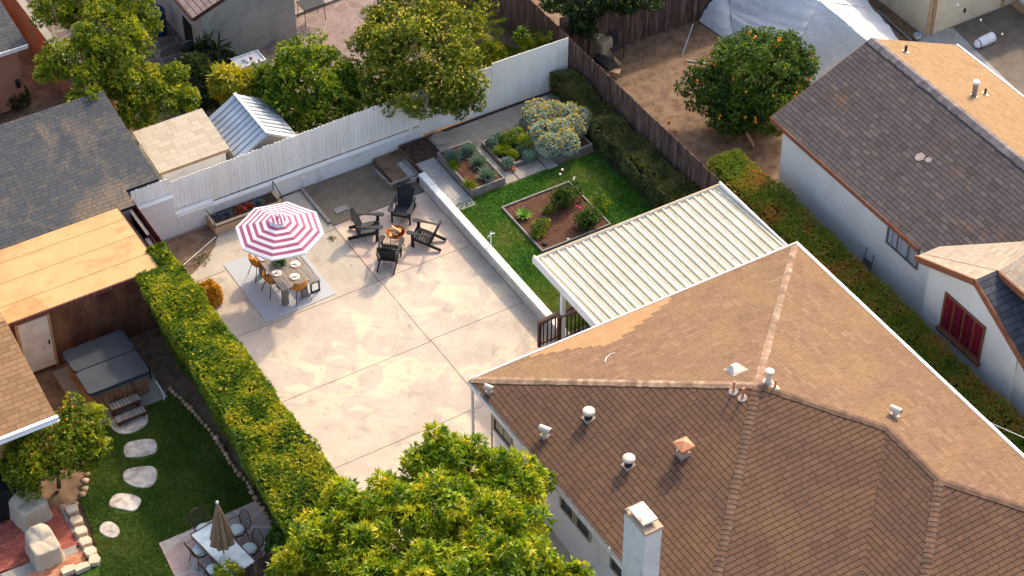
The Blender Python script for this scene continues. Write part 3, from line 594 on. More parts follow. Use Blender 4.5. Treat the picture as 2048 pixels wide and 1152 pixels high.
mb = MB(); mb.bx(x0-.05, x1+.05, ya, ya+.05, za-.1, za+.075); mb.bx(x0-.05, x0, yb, ya-.001, za-.09, zb+.07); mb.bx(x1, x1+.05, yb, ya-.001, za-.09, zb+.07); mb.build('edge_frame', M['white_metal'], pc)
mb = MB(); mb.bx(x0-.052, x1+.052, ya-.002, ya+.052, za+.077, za+.088); M['rusty_trim'] = nmat('tan_trim', [L(170,140,110), L(214,196,170)], 6); mb.build('trim_strip', M['rusty_trim'], pc)
for px_, py_ in ((-.12,-3.05), (2.9,-2.1), (6.0,-2.1)):
    mb = MB(); mb.bx(px_-.06, px_+.06, py_-.06, py_+.06, .0, za+.02); mb.build('post', M['white_metal'], pc)
mb = MB(); mb.bx(x0+.1, x1-.1, -2.16, -2.04, za-.16, za-.01); mb.build('beam', M['white_metal'], pc)

# ---- back steps and railings
st = thing('back_steps', 'concrete and wood back steps with brown railings and a grey mat, under the patio cover', 'steps', (.2, -3.9, 0))
q = G(1040,672,.2); 
mb = MB(); mb.bx(-1.25, 1.6, -4.9, -3.42, -.05, .17); mb.bx(-.6, 1.6, -4.9, -3.9, .17, .34); mb.bx(.0, 2.6, -5.8, -3.6, .0, .55); mb.build('concrete_step', M['concrete'], st)
mb = MB(); M['mat'] = nmat('grey_mat', [L(84,86,92), L(112,114,120)], 20); mb.bx(-1.22, -.55, -4.15, -3.45, .171, .18); mb.bx(.19,.9,-3.4,-2.9,.36,.40); mb.build('step_mat', M['mat'], st)
def railing(name, x0, x1, y, z0, z1a, z1b, n):
    mb = MB(); mb.beam((x0-.05,y,z1a), (x1+.05,y,z1b), .12, .04); mb.beam((x0,y,z1a-.1), (x1,y,z1b-.1), .04, .06); mb.beam((x0,y,z0+.1), (x1,y,z0+.1), .04, .06)
    r0 = mb.build(name, M['rail'], st); mb = MB()
    for i in range(n+1):
        t = i/n; x = x0+(x1-x0)*t; wd_ = .09 if i in (0, n) else .035; mb.bx(x-wd_/2, x+wd_/2, y-wd_/2, y+wd_/2, z0, z1a+(z1b-z1a)*t-.02)
    mb.build('balusters', M['brown_stain'], r0)
q = G(1078,645,1.15); railing('railing', q[0]+.02, q[0]+2.2, q[1], .17, 1.15, 1.35, 16)
q = G(1136,628,1.35); railing('railing', q[0]-.3, q[0]+1.8, q[1], .36, 1.38, 1.38, 15)

# ---- white gable house on the right
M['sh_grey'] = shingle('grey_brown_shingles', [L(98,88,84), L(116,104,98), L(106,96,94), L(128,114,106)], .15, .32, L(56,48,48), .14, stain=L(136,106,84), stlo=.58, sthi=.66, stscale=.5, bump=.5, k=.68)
M['sh_grey_sun'] = shingle('grey_brown_shingles_sun', [L(150,120,86), L(166,134,98), L(158,128,92)], .15, .33, L(128,100,70), .05, bump=.3, k=.85)  # sunny slope of the grey-brown gable roof, sunlight painted into its colour
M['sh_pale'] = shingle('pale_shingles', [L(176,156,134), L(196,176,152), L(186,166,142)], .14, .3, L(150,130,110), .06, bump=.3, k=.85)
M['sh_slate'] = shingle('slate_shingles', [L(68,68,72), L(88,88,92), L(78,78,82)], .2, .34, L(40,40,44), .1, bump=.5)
M['brown_trim'] = nmat('brown_trim', [L(122,74,50), L(150,98,68)], 4, rnd=.1)
wh = thing('gable_house', 'white stucco house with a grey-brown gable roof and a red-curtained window, on the right', 'house', (12, -6, .3))
EX, RX, RZ, EZ = 9.08, 12.74, 4.8, 3.2; YG = -.40; sl = (RZ-EZ)/(RX-EX)
mb = MB(); mb.bx(9.42, 16.0, -20, YG-.25, .25, EZ+.05)
for a in ((9.42, 16.0),):
    mb.mesh([(9.42,YG-.25,EZ+.05),(16.0,YG-.25,EZ+.05),(RX,YG-.25,RZ-.12),(9.42,YG-.35,EZ+.05),(16.0,YG-.35,EZ+.05),(RX,YG-.35,RZ-.12)], [(0,1,2),(5,4,3),(0,2,5,3),(1,4,5,2)])
mb.build('wall', M['white_stucco'], wh)
mb = MB()
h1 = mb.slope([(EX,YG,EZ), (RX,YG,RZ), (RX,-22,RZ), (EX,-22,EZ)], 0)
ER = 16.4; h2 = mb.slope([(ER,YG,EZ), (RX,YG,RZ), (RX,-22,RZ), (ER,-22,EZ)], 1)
wr = mb.build('roof', [M['sh_grey'], M['sh_grey_sun']], wh)
mb = MB(); caps(mb, (RX,YG,RZ), (RX,-22,RZ), h1, h2, .2, .17); M['ridge_grey'] = nmat('ridge_grey', [L(92,86,90), L(130,118,112)], 5, rnd=.3); mb.build('ridge_cap', M['ridge_grey'], wr)
mb = MB(); mb.beam((EX,YG+.01,EZ-.09), (RX,YG+.01,RZ-.09), .03, .14); mb.beam((RX,YG+.01,RZ-.09), (ER,YG+.01,EZ-.09), .03, .14); mb.bx(EX-.03, EX-.002, -7.6, YG+.02, EZ-.17, EZ-.006); mb.build('brown_fascia', M['brown_trim'], wh)
mb = MB(); mb.bx(ER+.002, ER+.06, -22, YG, EZ-.12, EZ+.02); mb.build('white_gutter', M['white_metal'], wh)
def onW(x, y): return PL(x, y, np.array(h1), (EX,YG,EZ))
def onW2(x, y): return PL(x, y, np.array(h2), (RX,YG,RZ))
for q, h_, rad, mt in [((1811,103),.22,.045,'vent_dark'), ((1948,192),.5,.08,'galv'), ((1970,188),.2,.035,'vent_dark')]:
    c = onW2(*q); mb = MB(); flash(mb, c, np.array(h2), .14, 0, 10); v_ = mb.build('pipe_vent', M['flash'], wr); mb = MB(); mb.tube([c, c+np.array([0,0,h_])], rad, 10); mb.build('pipe', M[mt], v_)
    if mt == 'galv': mb = MB(); mb.lathe([(.09,h_-.02),(.11,h_),(.11,h_+.05),(.08,h_+.07)], c, 12); mb.build('pipe_cap', M['white_metal'], v_)
mb = MB()
for q, s in [((1840,314),.16), ((1857,320),.1)]:
    c = onW(*q); flash(mb, c, np.array(h1), s, 0, 6)
mb.build('sealed_patch', M['flash'], wr)
mb = MB(); A = PX(1778, 472, 9.42); B = PX(1832, 535, 9.42); 
M['curtain_w'] = nmat('pale_curtain', [L(120,122,128), L(200,202,205)], 1, stretch=(1,14,.3)); M['curtain_r'] = nmat('red_curtain', [L(60,6,22), L(118,16,38), L(146,28,50)], 1.0, detail=2, stretch=(1,9,.2), rough=.7)
M['frame_grey'] = nmat('grey_frame', [L(92,88,84), L(124,120,114)], 3)
window(wh, 9.42, (A[1]+B[1])/2, 2.45, 1.45, .85, '-x', M['frame_grey'], M['curtain_w'], 2, 0, fw=.06)
# side wing with clipped gable facing the hedge
GX = 8.72
gS = PX(1834, 512, GX); gP = PX(1952, 559, GX); gE = PX(2048, 722, GX)
w1 = thing('gable_wing', '', 'x', (0,0,0)); bpy.data.objects.remove(w1)
yS, zS, yP, zP = gS[1], gS[2], gP[1], gP[2]; slp = (zP-zS)/(yS-yP); yE = yP-(yS-yP)*1.05; zE_ = zP-(zP-gE[2])/(yP-gE[1])*(yP-(-14.2))
yE = -14.2
wx = GX+.32
mb = MB(); prof = [(yS-.25,.25),(yS-.25,zS-.1),(yP,zP-.14),(yE+.4,zE_+.1),(yE+.4,.25)]
V = [(wx,y_,z_) for y_, z_ in prof]+[(wx+3.0,y_,z_) for y_, z_ in prof]; mb.mesh(V, [(0,1,2,3,4),(9,8,7,6,5)]+[(i,i+5,(i+1)%5+5,(i+1)%5) for i in range(5)]); mb.build('wing_wall', M['white_stucco'], wh)
mb = MB()
# north slope (pale) runs up to meet main roof; south slope slate coloured, narrow
k1 = mb.slope([(GX,yS,zS), (GX,yP,zP), (12.9,yP,zP+.0), (12.9,yS,zS)], 0)
k2 = mb.slope([(GX,yP,zP), (GX,yE,zE_), (10.35,yE,zE_), (10.35,yP,zP)], 1)
wr2 = mb.build('wing_roof', [M['sh_pale'], M['sh_slate']], wh)
t1 = G(1880,478,4.0)
# upper cross roof behind the slate slope
zU = zP+.30
mb = MB(); u0 = (9.6, yP+.12, zP+.03)
mb.slope([(GX+.75,yP-.10,zP+.05), (GX+.75,yP-4.6,zP+.05-.0), (14.2,yP-4.6,zP+1.35), (14.2,yP-.1,zP+1.35)], 0)
mb.slope([(GX+.75,yP-.10,zP+.05), (14.2,yP-.1,zP+1.35), (14.2,yS,zS+.25),(GX+.2,yS-.05,zS+.03)], 0)
mb.build('cross_roof', M['sh_pale'], wh)
mb = MB(); mb.beam((GX-.02,yS+.04,zS-.10),(GX-.02,yP,zP-.10),.05,.2); mb.beam((GX-.02,yP,zP-.10),(GX-.02,yE,zE_-.10),.05,.2)
mb.beam((GX+.72,yP-.10,zP-.05),(GX+.72,yP-4.6,zP-.05),.05,.2); mb.build('brown_rake', M['brown_trim'], wh)
mb = MB(); mb.bx(GX+1.2, 14, yP-4.5, yP-.5, 2.0, zP); mb.build('upper_wall', M['white_stucco'], wh)
A = PX(1902, 594, wx); B = PX(1952, 640, wx); C_ = PX(1888, 658, wx)
yc = (PX(1902,594,wx)[1]+PX(1957,648,wx)[1])/2; zc = (A[2]+C_[2])/2
window(wh, wx, yc-.05, zc+.02, 1.75, 1.35, '-x', M['brown_trim'], M['curtain_r'], 3, 0, fw=.07, sill=M['brown_trim'])
mb = MB(); c = PX(2030, 745, wx); mb.bx(wx-.10, wx-.004, c[1]-.05, c[1]+.05, .3, zE_+.6); mb.build('pilaster', M['white_stucco'], wh)
# chairs and oddments stored against the wall
# ---------------------------------------------------------------- left and back buildings
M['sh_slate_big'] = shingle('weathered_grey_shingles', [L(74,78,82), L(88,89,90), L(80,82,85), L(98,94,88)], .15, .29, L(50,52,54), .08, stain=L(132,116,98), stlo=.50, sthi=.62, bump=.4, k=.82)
M['roll_tan'] = nmat('orange_rolled_roofing', [L(184,148,98), L(198,162,110)], .9, rough=.9, bump=.15, bscale=80, dirt=L(156,108,62), dirtscale=1.1, dlo=.5, dhi=.8)
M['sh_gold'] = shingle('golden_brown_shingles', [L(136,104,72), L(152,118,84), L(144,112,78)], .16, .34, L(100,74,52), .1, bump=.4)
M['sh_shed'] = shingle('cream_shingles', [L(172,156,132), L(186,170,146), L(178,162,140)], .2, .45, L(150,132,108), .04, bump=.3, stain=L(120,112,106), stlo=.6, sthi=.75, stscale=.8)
M['yellow_wall'] = nmat('ochre_stucco', [L(198,158,96), L(214,176,114)], 1); M['salmon'] = nmat('salmon_stucco', [L(168,118,96), L(184,134,110)], 1.2, bump=.3)
M['grey_stucco'] = nmat('grey_stucco', [L(150,148,140), L(172,170,160)], .9, bump=.3, dirt=L(120,114,104), dlo=.5, dhi=.85)
def fasc(mb, a, b, w_=.04, h_=.14): mb.beam((a[0],a[1],a[2]-h_/2), (b[0],b[1],b[2]-h_/2), w_, h_)
gr = thing('grey_roof_building', 'low building with a big weathered grey shingle roof, left of the cream shed', 'building', (-12, 9.5, 0))
mb = MB(); A = [(-19,7.1,2.08),(-9.02,7.1,2.08),(-9.02,7.74,2.20),(-7.95,7.74,2.20),(-7.95,11.75,2.98),(-19,11.75,2.98)]
mb.slope(A); mb.slope([(-19,11.75,2.98),(-7.95,11.75,2.98),(-7.95,15.2,2.3),(-19,15.2,2.3)]) if False else None
for i in range(6): a, b = A[i], A[(i+1)%6]; mb.face([a, b, (b[0],b[1],b[2]-.1), (a[0],a[1],a[2]-.1)])
rf = mb.build('roof', M['sh_slate_big'], gr)
mb = MB(); mb.mesh([(-19,7.35,0),(-9.1,7.35,0),(-9.1,7.8,0),(-8.15,7.8,0),(-8.15,11.6,0),(-19,11.6,0),(-19,7.35,1.98),(-9.1,7.35,1.98),(-9.1,7.8,2.06),(-8.15,7.8,2.06),(-8.15,11.6,2.8),(-19,11.6,2.8)], [(i,(i+1)%6,(i+1)%6+6,i+6) for i in range(6)]); mb.build('wall', M['grey_stucco'], gr)
fr = thing('flat_roof_shed', 'long shed with a flat orange roof, stained plywood wall and a peeling white door', 'shed', (-12, 5, 0))
mb = MB(); mb.bx(-15.4, -9.62, 3.88, 6.98, 2.24, 2.30); mb.build('roof', M['roll_tan'], fr)
mb = MB(); 
for y in (4.6, 5.55, 6.4): mb.bx(-15.4, -9.63, y, y+.012, 2.302, 2.306)
mb.build('roof_seam', nmat('roof_seam', [L(150,104,60), L(164,118,70)], 3), fr)
mb = MB(); mb.bx(-15.4, -9.66, 4.0, 4.08, 0, 2.23); mb.bx(-9.74, -9.66, 4.09, 6.9, 0, 2.23); mb.bx(-15.4,-9.75,6.82,6.9,0,2.2); mb.build('plywood_wall', M['ply'], fr)
mb = MB(); mb.bx(-15.4, -9.6, 3.84, 3.878, 2.16, 2.29); mb.bx(-9.618, -9.58, 3.84, 6.98, 2.16, 2.29); mb.build('fascia', M['fence_brown'], fr)
a = PY(52, 700, 3.98); b = PY(106, 700, 3.98); xd0, xd1 = a[0]-.1, b[0]
mb = MB(); mb.bx(xd0, xd1, 3.94, 3.985, .1, 2.02); dr = mb.build('door', M['door_white'], fr)
mb = MB(); mb.bx(xd1-.1, xd1-.06, 3.9, 3.94, .95, 1.1); mb.build('handle', M['black_metal'], dr)
for xq in (xd1+.003, xd0-.09): mb = MB(); mb.bx(xq, xq+.087, 3.95, 3.998, 0, 2.15); mb.build('door_jamb', M['tan_board'], fr)
lr = thing('ochre_house', 'ochre house corner with golden-brown shingles and a white gutter, at the left edge', 'house', (-17, 2, 0))
mb = MB(); y0, y1 = -.32, 3.1; mb.slope([(-24,y0,2.42),(-14.55,y0,2.42),(-14.55,y1,3.32),(-24,y1,3.32)]); mb.slope([(-24,y1,3.32),(-14.55,y1,3.32),(-14.55,y1+2.5,2.66),(-24,y1+2.5,2.66)]); mb.build('roof', M['sh_gold'], lr)
mb = MB(); caps(mb, (-24,y1,3.32), (-14.55,y1,3.32), (0,-.3,1), (0,.3,1), .15, .25); mb.build('ridge_cap', nmat('gold_cap', [L(150,112,74), L(178,138,96)], 5, rnd=.2), lr)
mb = MB(); mb.bx(-24, -14.95, .25, y1+2.2, -.05, 2.38); mb.mesh([(-14.95,.25,2.38),(-14.95,y1,3.15),(-14.95,y1+2.2,2.6),(-24,.25,2.38),(-24,y1,3.15),(-24,y1+2.2,2.6)], [(0,1,2),(5,4,3),(0,3,4,1),(1,4,5,2)]); mb.build('wall', M['yellow_wall'], lr)
mb = MB(); mb.bx(-24, -14.5, y0-.12, y0-.002, 2.30, 2.43); mb.bx(-24, -14.5, y0-.16, y0-.12, 2.28, 2.33); mb.build('white_gutter', M['white_metal'], lr, bevel=.01)
ts = thing('cream_roof_shed', 'small white shed with a cream shingled lean-to roof behind the white fence', 'shed', (-6.5, 9.2, 0))
mb = MB(); R4 = [(-7.72,8.22,1.98),(-5.34,8.22,1.98),(-5.34,10.2,2.26),(-7.72,10.2,2.26)]; mb.slope(R4)
for i in range(4): a, b = R4[i], R4[(i+1)%4]; mb.face([a, b, (b[0],b[1],b[2]-.02), (a[0],a[1],a[2]-.02)])
mb.build('roof', M['sh_shed'], ts)
mb = MB(); mb.bx(-7.7, -5.36, 8.23, 8.27, 1.86, 1.957); mb.bx(-5.38,-5.345,8.28,10.18,1.86,1.955); mb.build('fascia', M['tan_board'], ts)
mb = MB(); mb.bx(-7.6, -5.45, 8.32, 10.1, 0, 1.93); mb.build('wall', M['white_metal'], ts)
ms = thing('metal_shed', 'grey metal garden shed with a ribbed gable roof, right of the cream shed', 'shed', (-4.2, 8.9, 0))
M['blue_metal'] = nmat('silver_sheet', [L(160,168,174), L(186,192,196)], 2, rough=.45, metal=.25, bump=.04, rnd=.05); M['shed_wall'] = nmat('shed_wall', [L(132,128,124), L(156,152,146)], 3, bump=.1)
xa, xr, xb, ya_, yb_, ze_, zr_ = -5.2, -4.12, -3.05, 7.98, 10.35, 1.62, 2.25
mb = MB(); P2 = [(xa+.06,ya_+.1),(xb-.06,ya_+.1),(xb-.06,yb_-.1),(xa+.06,yb_-.1)]; mb.prism(P2, 0, ze_-.02)
mb.mesh([(xa+.06,ya_+.1,ze_-.02),(xb-.06,ya_+.1,ze_-.02),(xr,ya_+.1,zr_-.05),(xa+.06,yb_-.1,ze_-.02),(xb-.06,yb_-.1,ze_-.02),(xr,yb_-.1,zr_-.05)], [(0,1,2),(5,4,3)])
for x in np.arange(xa+.15, xb-.1, .24): mb.bx(x, x+.03, ya_+.085, ya_+.099, 0, ze_-.1)
mb.build('wall', M['shed_wall'], ms)
mb = MB()
for (u, v) in ((xa, xr), (xb, xr)):
    n = 10
    mb.slope([(u,ya_,ze_), (v,ya_,zr_), (v,yb_,zr_), (u,yb_,ze_)])
    mb.face([(u,ya_,ze_-.02), (v,ya_,zr_-.02), (v,yb_,zr_-.02), (u,yb_,ze_-.02)])
    for i in range(1, n):
        y = ya_+(yb_-ya_)*i/n; mb.beam((u,y,ze_+.012), (v,y,zr_+.012), .012, .02, 1)
mb.build('roof', [M['blue_metal'], nmat('rib_dark', [L(104,114,122), L(124,134,142)], 3)], ms)
mb = MB(); mb.beam((xr,ya_-.01,zr_+.03), (xr,yb_,zr_+.03), .1, .03); mb.build('ridge_strip', M['white_metal'], ms)
mb = MB(); mb.beam((xa,ya_-.004,ze_-.03),(xr,ya_-.004,zr_-.03),.02,.07); mb.beam((xb,ya_-.004,ze_-.03),(xr,ya_-.004,zr_-.03),.02,.07); mb.bx(xa+.05,xb-.05,ya_+.06,ya_+.084,ze_-.1,ze_-.02); mb.build('gable_trim', M['blue_metal'], ms)
bh = thing('grey_house', 'grey stucco house with a pinkish-brown gable roof at the top edge', 'house', (-2, 15, 0))
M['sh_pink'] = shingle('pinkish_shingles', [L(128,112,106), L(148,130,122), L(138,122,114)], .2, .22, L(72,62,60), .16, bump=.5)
c1 = G(418, 66, 2.5); c2 = G(598, 70, 0); 
xw0, xw1, yw = c1[0]+.35, .30, c2[1]-.05
mb = MB(); mb.prism([(xw0,yw),(xw1,yw),(xw1,30),(xw0,30)], 0, 2.45); xm = (xw0+xw1)/2+.9; zm = 2.45+(xm-xw0)*.36
mb.mesh([(xw0,yw,2.45),(xw1,yw,2.45),(xm,yw,zm),(xw0,30,2.45),(xw1,30,2.45),(xm,30,zm)], [(0,1,2),(5,4,3),(1,4,5,2),(0,2,5,3)]); mb.build('wall', M['grey_stucco'], bh)
mb = MB(); mb.slope([(xw0-.42,yw-.38,2.42), (xm,yw-.38,zm+.1), (xm,30,zm+.1), (xw0-.42,30,2.42)]); mb.slope([(xm,yw-.38,zm+.1), (xm,30,zm+.1),(xw1+.4,30,2.5),(xw1+.4,yw-.38,2.5)]); mb.build('roof', M['sh_pink'], bh)
mb = MB(); fasc(mb, (xw0-.42,yw-.40,2.42), (xm,yw-.40,zm+.1), .04, .13); mb.beam((xw0-.44,yw-.38,2.36),(xw0-.44,30,2.36),.03,.1); mb.build('fascia', M['brown_stain'], bh)
mb = MB(); mb.bx(xw0-.03, xw0-.002, yw+.9, yw+1.6, .1, 1.2); mb.build('wall_hatch', M['black_metal'], bh)
mb = MB(); mb.tube([(xw0-.1,yw+.3,0),(xw0-.1,yw+.3,1.1)], .02, 6); mb.build('pipe', M['black_metal'], bh)
so = thing('salmon_house', 'salmon stucco house corner with a grey shingle roof at the top left', 'house', (-10, 18, 0))
cs = G(55, 88, 2.6); mb = MB(); mb.bx(-20, cs[0]-.28, cs[1]+.35, 30, 0, 2.5); mb.build('wall', M['salmon'], so)
mb = MB(); mb.slope([(-20,cs[1],2.6),(cs[0],cs[1],2.6),(cs[0],cs[1]+9,4.1),(-20,cs[1]+9,4.1)]); mb.build('roof', M['sh_slate_big'], so)
mb = MB(); mb.bx(-20, cs[0], cs[1]-.04, cs[1]-.002, 2.46, 2.6); mb.build('fascia', M['white_metal'], so)
c = PY(34, 165, cs[1]+.35); mb = MB(); mb.box((c[0],cs[1]+.27,c[2]), (.12,.14,.26)); mb.build('wall_lamp', M['black_metal'], so)
# garage with panelled door
ga = thing('garage', 'cream garage with vertical siding and a panelled roll-up door at the top right', 'garage', (20, 5, .3))
cg = G(1850, 73, .3); gx, gy = cg[0], cg[1]
M['cream'] = nmat('cream_siding', [L(192,180,154), L(208,196,170)], 2, rnd=.04, bump=.1)
mb = MB(); mb.bx(gx, gx+6, gy, gy+8, .28, 3.0); 
for y in np.arange(gy+.25, gy+8, .24): mb.bx(gx-.012, gx-.001, y, y+.015, .3, 3.0)
mb.build('wall', M['cream'], ga)
d0 = PY(1866, 62, gy-.02)[0]; d1 = PY(2000, 16, gy-.02)[0]
mb = MB(); mb.bx(d0, d1, gy-.03, gy-.004, .31, 2.4)
for r_i in range(5):
    for c_i in range(2):
        w2 = (d1-d0)/2; mb.bx(d0+c_i*w2+.12, d0+(c_i+1)*w2-.12, gy-.045, gy-.031, .38+r_i*.42, .38+r_i*.42+.30)
gd = mb.build('garage_door', nmat('garage_door_paint', [L(198,184,154), L(214,200,172)], 2, bump=.1), ga); mb = MB(); c = PY(1928,20,gy-.03); mb.box((c[0],gy-.07,c[2]), (.05,.06,.16)); mb.build('handle', M['black_metal'], gd)
mb = MB(); mb.bx(d1+.01, d1+.14, gy-.06, gy-.003, .3, 2.5); mb.build('door_jamb', M['tan_board'], ga)
mb = MB(); mb.bx(d0-.16,d0-.01,gy-.05,gy-.003,.3,2.5); mb.build('door_jamb', M['tan_board'], ga)
mb = MB(); mb.bx(gx-.02,gx+.1,gy-.02,gy-.001,.3,3); mb.build('corner_trim', M['tan_board'], ga)
mb = MB(); mb.slope([(gx-.4,gy-.4,2.9),(gx+6.4,gy-.4,2.9),(gx+6.4,gy+4,4),(gx-.4,gy+4,4)]); mb.slope([(gx-.4,gy+8.4,2.9),(gx+6.4,gy+8.4,2.9),(gx+6.4,gy+4,4),(gx-.4,gy+4,4)]); mb.build('roof', M['sh_grey'], ga)
ww = thing('white_wall', 'whitewashed boundary wall at the far side of the garage driveway', 'wall', (23, 2, .3))
c = G(2020, 12, .3); mb = MB(); mb.bx(c[0]+.4, c[0]+.6, -30, gy-.1, .2, 1.8); mb.build('wall_body', M['white_stucco'], ww)
mb = MB(); mb.bx(c[0]+.05, c[0]+.25, -30, gy-.1, .2, .42); mb.build('kerb', M['tan_board'], ww)

# ---------------------------------------------------------------- foliage
def rand_unit(n):
    v = RNG.normal(size=(n, 3)); return v/np.linalg.norm(v, axis=1)[:, None]
def leaves(pts, nrm, ln, wd, spread=.8, k=1, droop=0.0, fold=.25, rnd=None):
    """k leaves at each point, pointing around nrm. returns V, F, rnd"""
    n = len(pts); pts = np.repeat(pts, k, 0); nrm = np.repeat(nrm, k, 0); base_r = np.repeat(RNG.random(n) if rnd is None else rnd, k)
    d = nrm + spread*rand_unit(n*k); d[:, 2] -= droop; d /= np.linalg.norm(d, axis=1)[:, None]
    s = np.cross(d, rand_unit(n*k)*.5+nrm*.9+np.array([0,0,.4])); s /= np.linalg.norm(s, axis=1)[:, None]+1e-9
    u = np.cross(s, d); sc = RNG.uniform(.65, 1.3, n*k)[:, None]; l_ = ln*sc; w_ = wd*sc
    A = pts; B = pts+d*l_*.45+s*w_/2+u*w_*fold; C = pts+d*l_-u*l_*.12; D = pts+d*l_*.45-s*w_/2+u*w_*fold
    V = np.stack([A, B, C, D], 1).reshape(-1, 3); F = np.arange(4*n*k).reshape(-1, 4)
    return V, F, np.clip(base_r*.6+RNG.random(n*k)*.4, 0, 1)
def lobes_surface(lobes, n, thick=.25, lump=.14, zmin=None, inner=.0):
    """sample points on the outside of a union of ellipsoids (cx,cy,cz,rx,ry,rz)"""
    L_ = np.array(lobes, float); area = (L_[:, 3]*L_[:, 4]+L_[:, 3]*L_[:, 5]+L_[:, 4]*L_[:, 5]); pr = area/area.sum()
    P_, N_ = [], []; tot = 0
    ph = RNG.uniform(0, 6.28, (6, 3)); fr = RNG.normal(size=(6, 3))*2.6
    while tot < n:
        m = n; i = RNG.choice(len(L_), m, p=pr); u = rand_unit(m); r_ = L_[i, 3:6]; c = L_[i, :3]
        p0 = c+u*r_; lf = sum(np.sin(p0@fr[q]+ph[q, 0]) for q in range(6))/6+.5*sum(np.sin(p0@(fr[q]*2.7)+ph[q, 1]) for q in range(6))/6
        t = 1+lump*1.6*lf-thick*RNG.random(m)**1.6; p = c+u*r_*t[:, None]
        ins = np.zeros(m, bool)
        for jx in range(len(L_)):
            e = (((p-L_[jx, :3])/L_[jx, 3:6])**2).sum(1); ins |= (e < (.80-thick)**2) & (jx != i)
        ok = ~ins
        if zmin is not None: ok &= p[:, 2] > zmin
        nn = u/r_; nn /= np.linalg.norm(nn, axis=1)[:, None]
        P_.append(p[ok]); N_.append(nn[ok]); tot += ok.sum()
    return np.concatenate(P_)[:n], np.concatenate(N_)[:n]
def crown(parent, lobes, n, k, ln, wd, mat, name='crown', thick=.3, lump=.14, spread=.9, droop=0, zmin=None, tip=None, tipmat=None, clump=None):
    if clump:      # break each bough into leafy clumps set over its surface
        cl = []
        for l in lobes:
            l = np.array(l, float); cnt = int(clump*(l[3]*l[4]+l[3]*l[5]+l[4]*l[5]))+3; cl.append([*l[:3], *(l[3:]*.8)])
            for u in rand_unit(cnt):
                if u[2] < -.55: continue
                rr_ = RNG.uniform(.20, .36); cl.append([*(l[:3]+u*l[3:]*RNG.uniform(.78, 1.0)), rr_, rr_, rr_*RNG.uniform(.6, .85)])
        lobes = cl; thick = .5
    p, nr = lobes_surface(lobes, n, thick, lump, zmin)
    V, F, r_ = leaves(p, nr, ln, wd, spread, k, droop)
    mi = np.zeros(len(F)); mats = [mat]
    if tip:   # lighter new growth / blossom on outer upward tips, in clusters
        p2, n2 = lobes_surface(lobes, int(n*tip), .03, lump, zmin); up = n2[:, 2] > -.1; p2, n2 = p2[up]+n2[up]*.05, n2[up]
        V2, F2, r2 = leaves(p2, n2, ln*.8, wd*.8, .7, max(3, k), 0); F2 = F2+len(V); V = np.concatenate([V, V2]); F = np.concatenate([F, F2]); r_ = np.concatenate([r_, r2]); mi = np.concatenate([mi, np.ones(len(F2))]); mats.append(tipmat)
    return arr_obj(name, V, F, r_, mats, parent, mi)
def trunk(parent, base, lobes, r0, mat=None, name='trunk', lean=None, n=7):
    mb = MB(); base = Vector(base); cs = [Vector(l[:3]) for l in lobes]; mid = sum(cs, Vector())/len(cs); fork = base.lerp(mid, .45); fork.z = base.z+(mid.z-base.z)*.45
    mb.tube([base, base.lerp(fork, .5)+Vector((.04,.03,0)), fork], [r0, r0*.8, r0*.7], n)
    for c in cs[:8]:
        m1 = fork.lerp(c, .5)+Vector((random.uniform(-.1,.1), random.uniform(-.1,.1), .05)); mb.tube([fork-(fork-base)*.03, m1, c], [r0*.55, r0*.32, r0*.1], 6)
    return mb.build(name, mat or M['bark'], parent, smooth=True)
def Lb(px, py, z, rx, rz=None, ry=None):
    c = G(px, py, z); return (c[0], c[1], c[2], rx, ry or rx, rz or rx*.85)
Y1_ = leafmat('leaf_yellow_green', [L(36,60,8), L(88,112,14), L(146,154,24), L(206,192,40)], .33)
LMc = leafmat('leaf_citrus', [L(30,60,8), L(70,104,14), L(130,148,22), L(196,188,38)], .33)
LMo = leafmat('leaf_orange_tree', [L(28,54,14), L(52,82,18), L(82,110,26), L(132,144,44)], .35)
LMf = leafmat('leaf_broad', [L(36,70,8), L(84,120,14), L(140,162,22), L(200,196,40), L(220,186,64)], .32, cscale=1.7)
LMp = leafmat('leaf_bloom_tree', [L(40,64,10), L(84,104,16), L(132,140,26), L(196,182,50)], .3)
LMt = leafmat('blossom_tips', [L(176,160,60), L(205,190,96), L(222,206,130)], .4, clump=0)
LMd = leafmat('leaf_dark', [L(26,42,16), L(48,68,26), L(80,100,42)], .3)
LMh = leafmat('leaf_hedge', [L(32,60,10), L(64,98,14), L(116,138,20), L(170,172,34), L(204,182,66)], .32, cscale=1.3)
LMtip = leafmat('new_growth', [L(176,176,34), L(200,190,50), L(214,190,84)], .45, clump=0)
LMr = leafmat('leaf_red_hedge', [L(60,92,18), L(98,126,28), L(132,142,40), L(176,136,62), L(196,96,66)], .3, clump=.5, cscale=.7)
LMb = leafmat('leaf_dull', [L(60,72,28), L(92,100,46), L(124,124,66), L(150,134,98)], .3)
LMs = leafmat('leaf_silver', [L(120,142,128), L(164,182,166), L(200,212,194)], .2)
LMg = leafmat('leaf_sage', [L(84,112,98), L(112,140,122), L(140,164,142)], .2)
LMy = leafmat('leaf_golden', [L(150,120,10), L(190,160,24), L(214,190,50)], .4)
def tree(name, label, cat, base, lobes, n, k, ln, wd, mat, tr=.1, group=None, **kw):
    t = thing(name, label, cat, base, group); crown(t, lobes, n, k, ln, wd, mat, **kw); trunk(t, base, lobes, tr); return t
